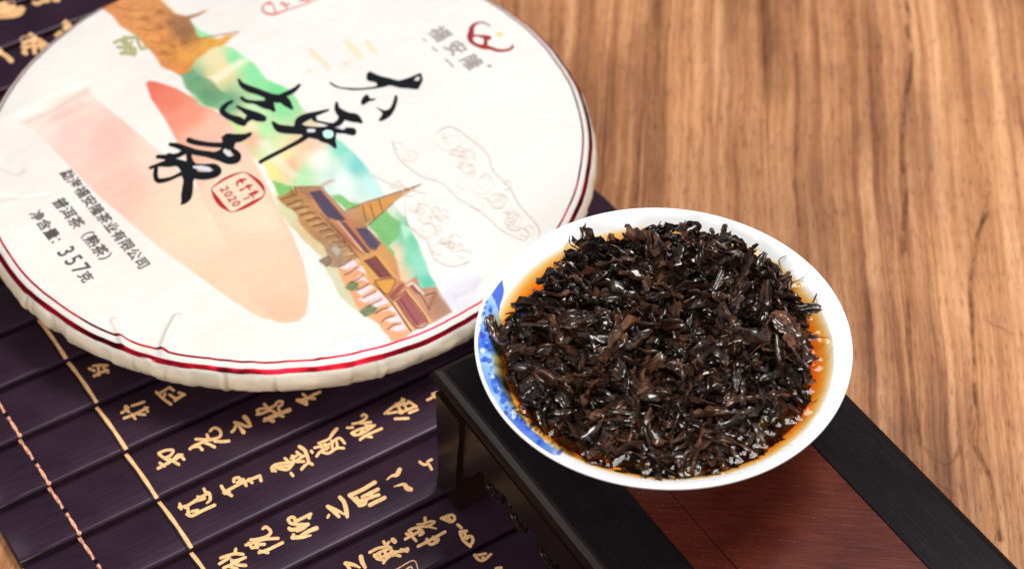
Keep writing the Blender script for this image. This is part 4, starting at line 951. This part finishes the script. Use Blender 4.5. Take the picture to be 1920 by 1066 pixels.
# outline of the heap traced from above, picture units at the level of the tea
outl = [(1075,470),(1105,455),(1150,448),(1190,432),(1230,424),(1275,432),(1330,440),(1372,448),(1410,470),(1450,492),(1480,520),(1500,555),(1513,600),(1522,650),(1528,700),(1524,745),(1500,780),(1464,815),(1425,845),(1370,878),(1300,895),(1240,892),(1180,878),(1120,855),(1060,830),(1010,795),(975,750),(950,700),(935,650),(938,610),(960,580),(1000,545),(1020,510),(1050,490)]
OW = np.array([G(x, y, LZ+(.45 if y < 600 else .05)) for x, y in outl])
def heap(x, y):
    """height of the heap above the table (cm) and signed distance to its edge"""
    x = np.asarray(x, float); y = np.asarray(y, float)
    sd = inside_sd(x, y, [tuple(q) for q in OW])
    s_ = np.clip(sd/2.4, 0, 1)
    tilt = np.clip((y-BY+2.6)/3.4, 0, 1)     # lower towards the near edge, where tea stands over it
    h = LZ - .15 + (.12+.60*tilt)*np.clip(sd/.45, 0, 1)**.6 + .55*s_**.8*(.25+.75*tilt)
    h = h + .12*np.sin(x*2.1+1)*np.sin(y*1.9) + .07*np.sin(x*4.3+y*3.1) + .07*np.sin(x*6.3-y*5.2)*np.sin(y*5.8+1)
    return h, sd
hx = np.linspace(BX-4.4, BX+4.4, 150); hy = np.linspace(BY-4.4, BY+4.4, 150)
HX, HY = np.meshgrid(hx, hy, indexing='ij'); Hh, Hs = heap(HX.ravel(), HY.ravel())
hn = np.array([noise.noise(Vector((x*3.2, y*3.2, 1)))+.5*noise.noise(Vector((x*8, y*8, 5))) for x, y in zip(HX.ravel(), HY.ravel())])
Hh = Hh - .12 + .12*hn
Hh = np.where(Hs < .12, np.minimum(Hh, LZ-.5+Hs*2), Hh)
Hh = np.maximum(Hh, inz(np.minimum(np.hypot(HX.ravel()-BX, HY.ravel()-BY), 4.7))-.03-0*Hs) 
keep = Hs > -.15
Fh = grid_faces(150, 150); Fh = Fh[keep[Fh].all(1)]
used = np.unique(Fh); rem = -np.ones(150*150, int); rem[used] = np.arange(len(used))
heapo = thing('tea_leaf_heap', 'heap of wet dark brown brewed tea leaves filling the porcelain bowl', 'tea leaves', (BX, BY, 6.4))
part('leaf_mass', np.column_stack([HX.ravel(), HY.ravel(), Hh])[used], rem[Fh], M_leaf, heapo, True, kind='stuff')

def leaf_geo(rg_, kind, nu=15, nv=12):
    """one brewed fragment about 1 cm long, lying along x"""
    V = []
    Ln = 1.0
    if kind == 'roll': Wd = rg_.uniform(.18, .36); curlv = rg_.uniform(2.6, 4.6)
    elif kind == 'flat': Wd = rg_.uniform(.18, .32); curlv = rg_.uniform(1.4, 2.6)
    else: Wd = rg_.uniform(.045, .075); curlv = 6.0
    b1 = rg_.uniform(-.35, .35); b2 = rg_.uniform(-.35, .35); tw = rg_.uniform(-1.6, 1.6); ph = rg_.uniform(0, 6)
    jag = [rg_.uniform(.65, 1.25) for _ in range(nu)]; jag2 = [rg_.uniform(.65, 1.25) for _ in range(nu)]
    so_ = rg_.uniform(0, 50)
    for i in range(nu):
        u = i/(nu-1); 
        wv = Wd*(math.sin(math.pi*min(max(u*.94+.03, 0), 1))**(.2 if kind != 'stem' else .1))
        cx_ = (u-.5)*Ln; cy_ = b1*(u-.5)**2*2+.05*math.sin(u*5+ph); cz_ = b2*((u-.5)**2*1.6-.1)+.03*math.sin(u*7+ph)
        for j in range(nv):
            v = -1+2*j/(nv-1); 
            ww = wv*(jag[i] if v > 0 else jag2[i]) if kind != 'stem' else wv
            if curlv > 1.2:
                rad = ww*2/curlv; an = v*curlv/2; y_ = rad*math.sin(an); z_ = rad*(1-math.cos(an))
            else: y_ = ww*v; z_ = ww*curlv*.5*v*v
            a_ = tw*(u-.5); y2 = y_*math.cos(a_)-z_*math.sin(a_); z2 = y_*math.sin(a_)+z_*math.cos(a_)
            nn = noise.noise(Vector((u*4+so_, v*2, 0)))*.08+noise.noise(Vector((u*6+so_, v*3.5, 3)))*.09+noise.noise(Vector((u*16+so_, v*9, 3)))*.02
            nn += .022*math.sin(v*8+so_+u*2.5)*ww/.2
            if kind == 'stem': nn *= .2
            V.append((cx_+nn*.5, cy_+y2+nn*.6, cz_+z2+nn))
    return np.array(V), grid_faces(nu, nv)
rl = random.Random(21)
geos = []
for i in range(34):
    kd = ('roll', 'flat', 'roll', 'roll', 'flat', 'roll', 'stem')[i % 7]; v, f = leaf_geo(rl, kd); geos.append((kd, v, f))
lmesh = []
ho = origin(heapo)
for kd, v, f in geos:
    me = mesh('leaf', v, f, M_leaf, True); lmesh.append(me)      # 1 cm long
def frame(nrm, spin, tiltang):
    z_ = Vector(nrm).normalized(); x_ = Vector((math.cos(spin), math.sin(spin), 0)); x_ = (x_-z_*x_.dot(z_)).normalized(); y_ = z_.cross(x_)
    M_ = Matrix((x_, y_, z_)).transposed()
    return M_ @ Euler((rl.uniform(-.9, .9), tiltang, 0)).to_matrix()
def hnorm(x, y):
    e = .05; h0 = heap([x-e, x+e, x, x], [y, y, y-e, y+e])[0]
    return ((h0[0]-h0[1])/(2*e), (h0[2]-h0[3])/(2*e), 1.0)
def place(x, y, z, Mrot, size, gi, nm='leaf'):
    o = bpy.data.objects.new('stem' if geos[gi][0] == 'stem' else nm, lmesh[gi]); sc.collection.objects.link(o); o.parent = heapo
    o.location = Vector((x, y, z))*CM-ho; o.rotation_mode = 'QUATERNION'; o.rotation_quaternion = Mrot.to_quaternion(); o.scale = (size*1.3, size*.88, size*.92)
cnt = 0; stems = [i for i, g in enumerate(geos) if g[0] == 'stem']
# fragments that stick out past the heap, from the photograph: ends in picture units and height
feat = [((1062,446),(1088,478),.30,'stem',1.5),((950,588),(1003,560),.08,'stem',1.5),((918,604),(962,662),.12,'roll',1.2),((1360,425),(1352,470),.75,'roll',1.0),((1342,432),(1328,466),.7,'roll',1.1),((1420,462),(1390,482),.2,'roll',1.),
        ((1466,478),(1458,505),.25,'stem',1.6),((1506,526),(1460,530),.1,'stem',1.3),((1532,556),(1520,590),.15,'stem',1.9),((1549,632),(1520,634),.05,'stem',1.5),((1528,670),(1545,668),.05,'stem',1.6),((1318,436),(1322,462),.55,'roll',1.2),
        ((998,545),(1000,570),.15,'stem',1.6),((1040,495),(1065,500),.15,'flat',1.),((1215,426),(1240,440),.6,'flat',1.1),((1440,492),(1425,515),.2,'roll',1.3)]
for (p0, p1, dz, kd, fat) in feat:
    q0 = Vector((*G(*p0, LZ+dz), LZ+dz)); q1 = Vector((*G(*p1, LZ+dz*.6), LZ+dz*.6)); ln = (q1-q0).length
    gi = rl.choice([i for i, g in enumerate(geos) if g[0] == kd])
    x_ = (q1-q0).normalized(); y_ = Vector((0, 0, 1)).cross(x_).normalized(); z_ = x_.cross(y_)
    Mr = Matrix((x_, y_, z_)).transposed(); c_ = (q0+q1)/2
    o = bpy.data.objects.new('stem' if kd == 'stem' else 'leaf', lmesh[gi]); sc.collection.objects.link(o); o.parent = heapo
    o.location = c_*CM-ho; o.rotation_mode = 'QUATERNION'; o.rotation_quaternion = Mr.to_quaternion(); o.scale = (ln*1.15, ln*.8*fat+.1, ln*.8*fat+.1)
    cnt += 1
while cnt < 298:
    x = rl.uniform(BX-4.2, BX+4.2); y = rl.uniform(BY-4.2, BY+4.2); h, sd = heap([x], [y])
    if sd[0] < .28 or math.hypot(x-BX, y-BY) > 4.2: continue
    n_ = hnorm(x, y); gi = rl.randrange(len(geos))
    if geos[gi][0] == 'stem' and rl.random() < .5: continue
    near = y < BY-2.2
    sz = min(rl.uniform(.7, 1.5), 1.05 if geos[gi][0] == 'flat' else 9)*(.6 if sd[0] < .55 else 1)
    place(x, y, float(h[0])+rl.uniform(-.05, .12)*(0.3 if near else 1), frame(n_, rl.uniform(0, 6.28), rl.gauss(0,   .14 if near else .32)), sz, gi); cnt += 1
# the small fragments between them, too many to tell apart: one part
SV = []; SF = []; off = 0; k = 0
while k < 1200:
    x = rl.uniform(BX-4.2, BX+4.2); y = rl.uniform(BY-4.2, BY+4.2); h, sd = heap([x], [y])
    if sd[0] < .10 or math.hypot(x-BX, y-BY) > 4.25: continue
    n_ = hnorm(x, y); gi = rl.randrange(len(geos)); near = y < BY-2.2
    Mr = np.array(frame(n_, rl.uniform(0, 6.28), rl.gauss(0, .18 if near else .42)))
    sz = rl.uniform(.3, .8)
    v = geos[gi][1].reshape(15, 12, 3)[::2, ::2].reshape(-1, 3)*sz
    v = v@Mr.T+np.array([x, y, float(h[0])+rl.uniform(-.12, .07)*(0.5 if near else 1)])
    SV.append(v); SF.append(grid_faces(8, 6)+off); off += 48; k += 1
SV = np.vstack(SV)
part('small_leaf_fragments', SV, np.vstack(SF), M_leaf, heapo, True, kind='stuff')

# ------------------------------------------------------------------ the tea itself, drawn up round the leaves that pierce it
tea = None
ng = 300; ux = np.linspace(BX-4.6, BX+4.6, ng); uy = np.linspace(BY-4.6, BY+4.6, ng)
occ = np.full((ng, ng), -9.)
def splat(P_):
    i = np.round((P_[:, 0]-ux[0])/(ux[1]-ux[0])).astype(int); j = np.round((P_[:, 1]-uy[0])/(uy[1]-uy[0])).astype(int)
    ok = (i >= 0) & (i < ng) & (j >= 0) & (j < ng); np.maximum.at(occ, (i[ok], j[ok]), P_[ok, 2])
splat(SV)
bpy.context.view_layer.update()
for ch_ in heapo.children:
    if ch_.name.startswith(('leaf_mass', 'small')): continue
    if ch_.name.startswith(('leaf', 'stem')):
        cos = np.empty(len(ch_.data.vertices)*3, np.float32); ch_.data.vertices.foreach_get('co', cos); cos = cos.reshape(-1, 3)
        Mw = np.array(Matrix.LocRotScale(ch_.location+ho, ch_.rotation_quaternion, ch_.scale)); Wv = (cos@Mw[:3, :3].T+Mw[:3, 3])*100
        splat(Wv)
pierce = occ > LZ+.05
D = np.where(pierce, 0., 9.); st = ux[1]-ux[0]
for _ in range(14):
    for (dx_, dy_, w_) in ((1, 0, 1), (-1, 0, 1), (0, 1, 1), (0, -1, 1), (1, 1, 1.414), (-1, 1, 1.414), (1, -1, 1.414), (-1, -1, 1.414)):
        D = np.minimum(D, np.roll(D, (dx_, dy_), (0, 1))+w_*st)
men = .06*np.exp(-D/.085)
for _ in range(2): men = (men+np.roll(men, 1, 0)+np.roll(men, -1, 0)+np.roll(men, 1, 1)+np.roll(men, -1, 1))/5
UX, UY = np.meshgrid(ux, uy, indexing='ij'); rr_ = np.hypot(UX-BX, UY-BY)
Zt = LZ+men
Zt = Zt+.02*np.clip((rr_-4.31)/.1, 0, 1)
keep = (rr_ < 4.53).ravel(); Ft = grid_faces(ng, ng); Ft = Ft[keep[Ft].all(1)]
used = np.unique(Ft); rem = -np.ones(ng*ng, int); rem[used] = np.arange(len(used))
Vt = np.column_stack([UX.ravel(), UY.ravel(), Zt.ravel()])[used]; Ft = rem[Ft]
# underside follows just inside the porcelain, so the liquid is a closed body
rbv = np.hypot(Vt[:, 0]-BX, Vt[:, 1]-BY); Vu = Vt.copy(); Vu[:, 2] = np.minimum(inz(rbv)-.04, Vt[:, 2]-.02); n0 = len(Vt)
ed = {}
for f_ in Ft:
    for a_, b_ in ((f_[0], f_[1]), (f_[1], f_[2]), (f_[2], f_[3]), (f_[3], f_[0])): 
        if (b_, a_) in ed: del ed[(b_, a_)]
        else: ed[(a_, b_)] = 1
sidef = np.array([[b_, a_, a_+n0, b_+n0] for a_, b_ in ed])
tl = part('tea_liquid', np.vstack([Vt, Vu]), np.vstack([Ft, Ft[:, ::-1]+n0, sidef]), M_tea)
tl['label'] = 'clear orange brown tea standing round the wet leaves inside the bowl'; tl['category'] = 'tea'
bmq = bmesh.new(); bmq.from_mesh(tl.data); bmesh.ops.recalc_face_normals(bmq, faces=bmq.faces); bmq.to_mesh(tl.data); bmq.free()
for o in (body, bw): 
    bmq = bmesh.new(); bmq.from_mesh(o.data); bmesh.ops.recalc_face_normals(bmq, faces=bmq.faces); bmq.to_mesh(o.data); bmq.free()
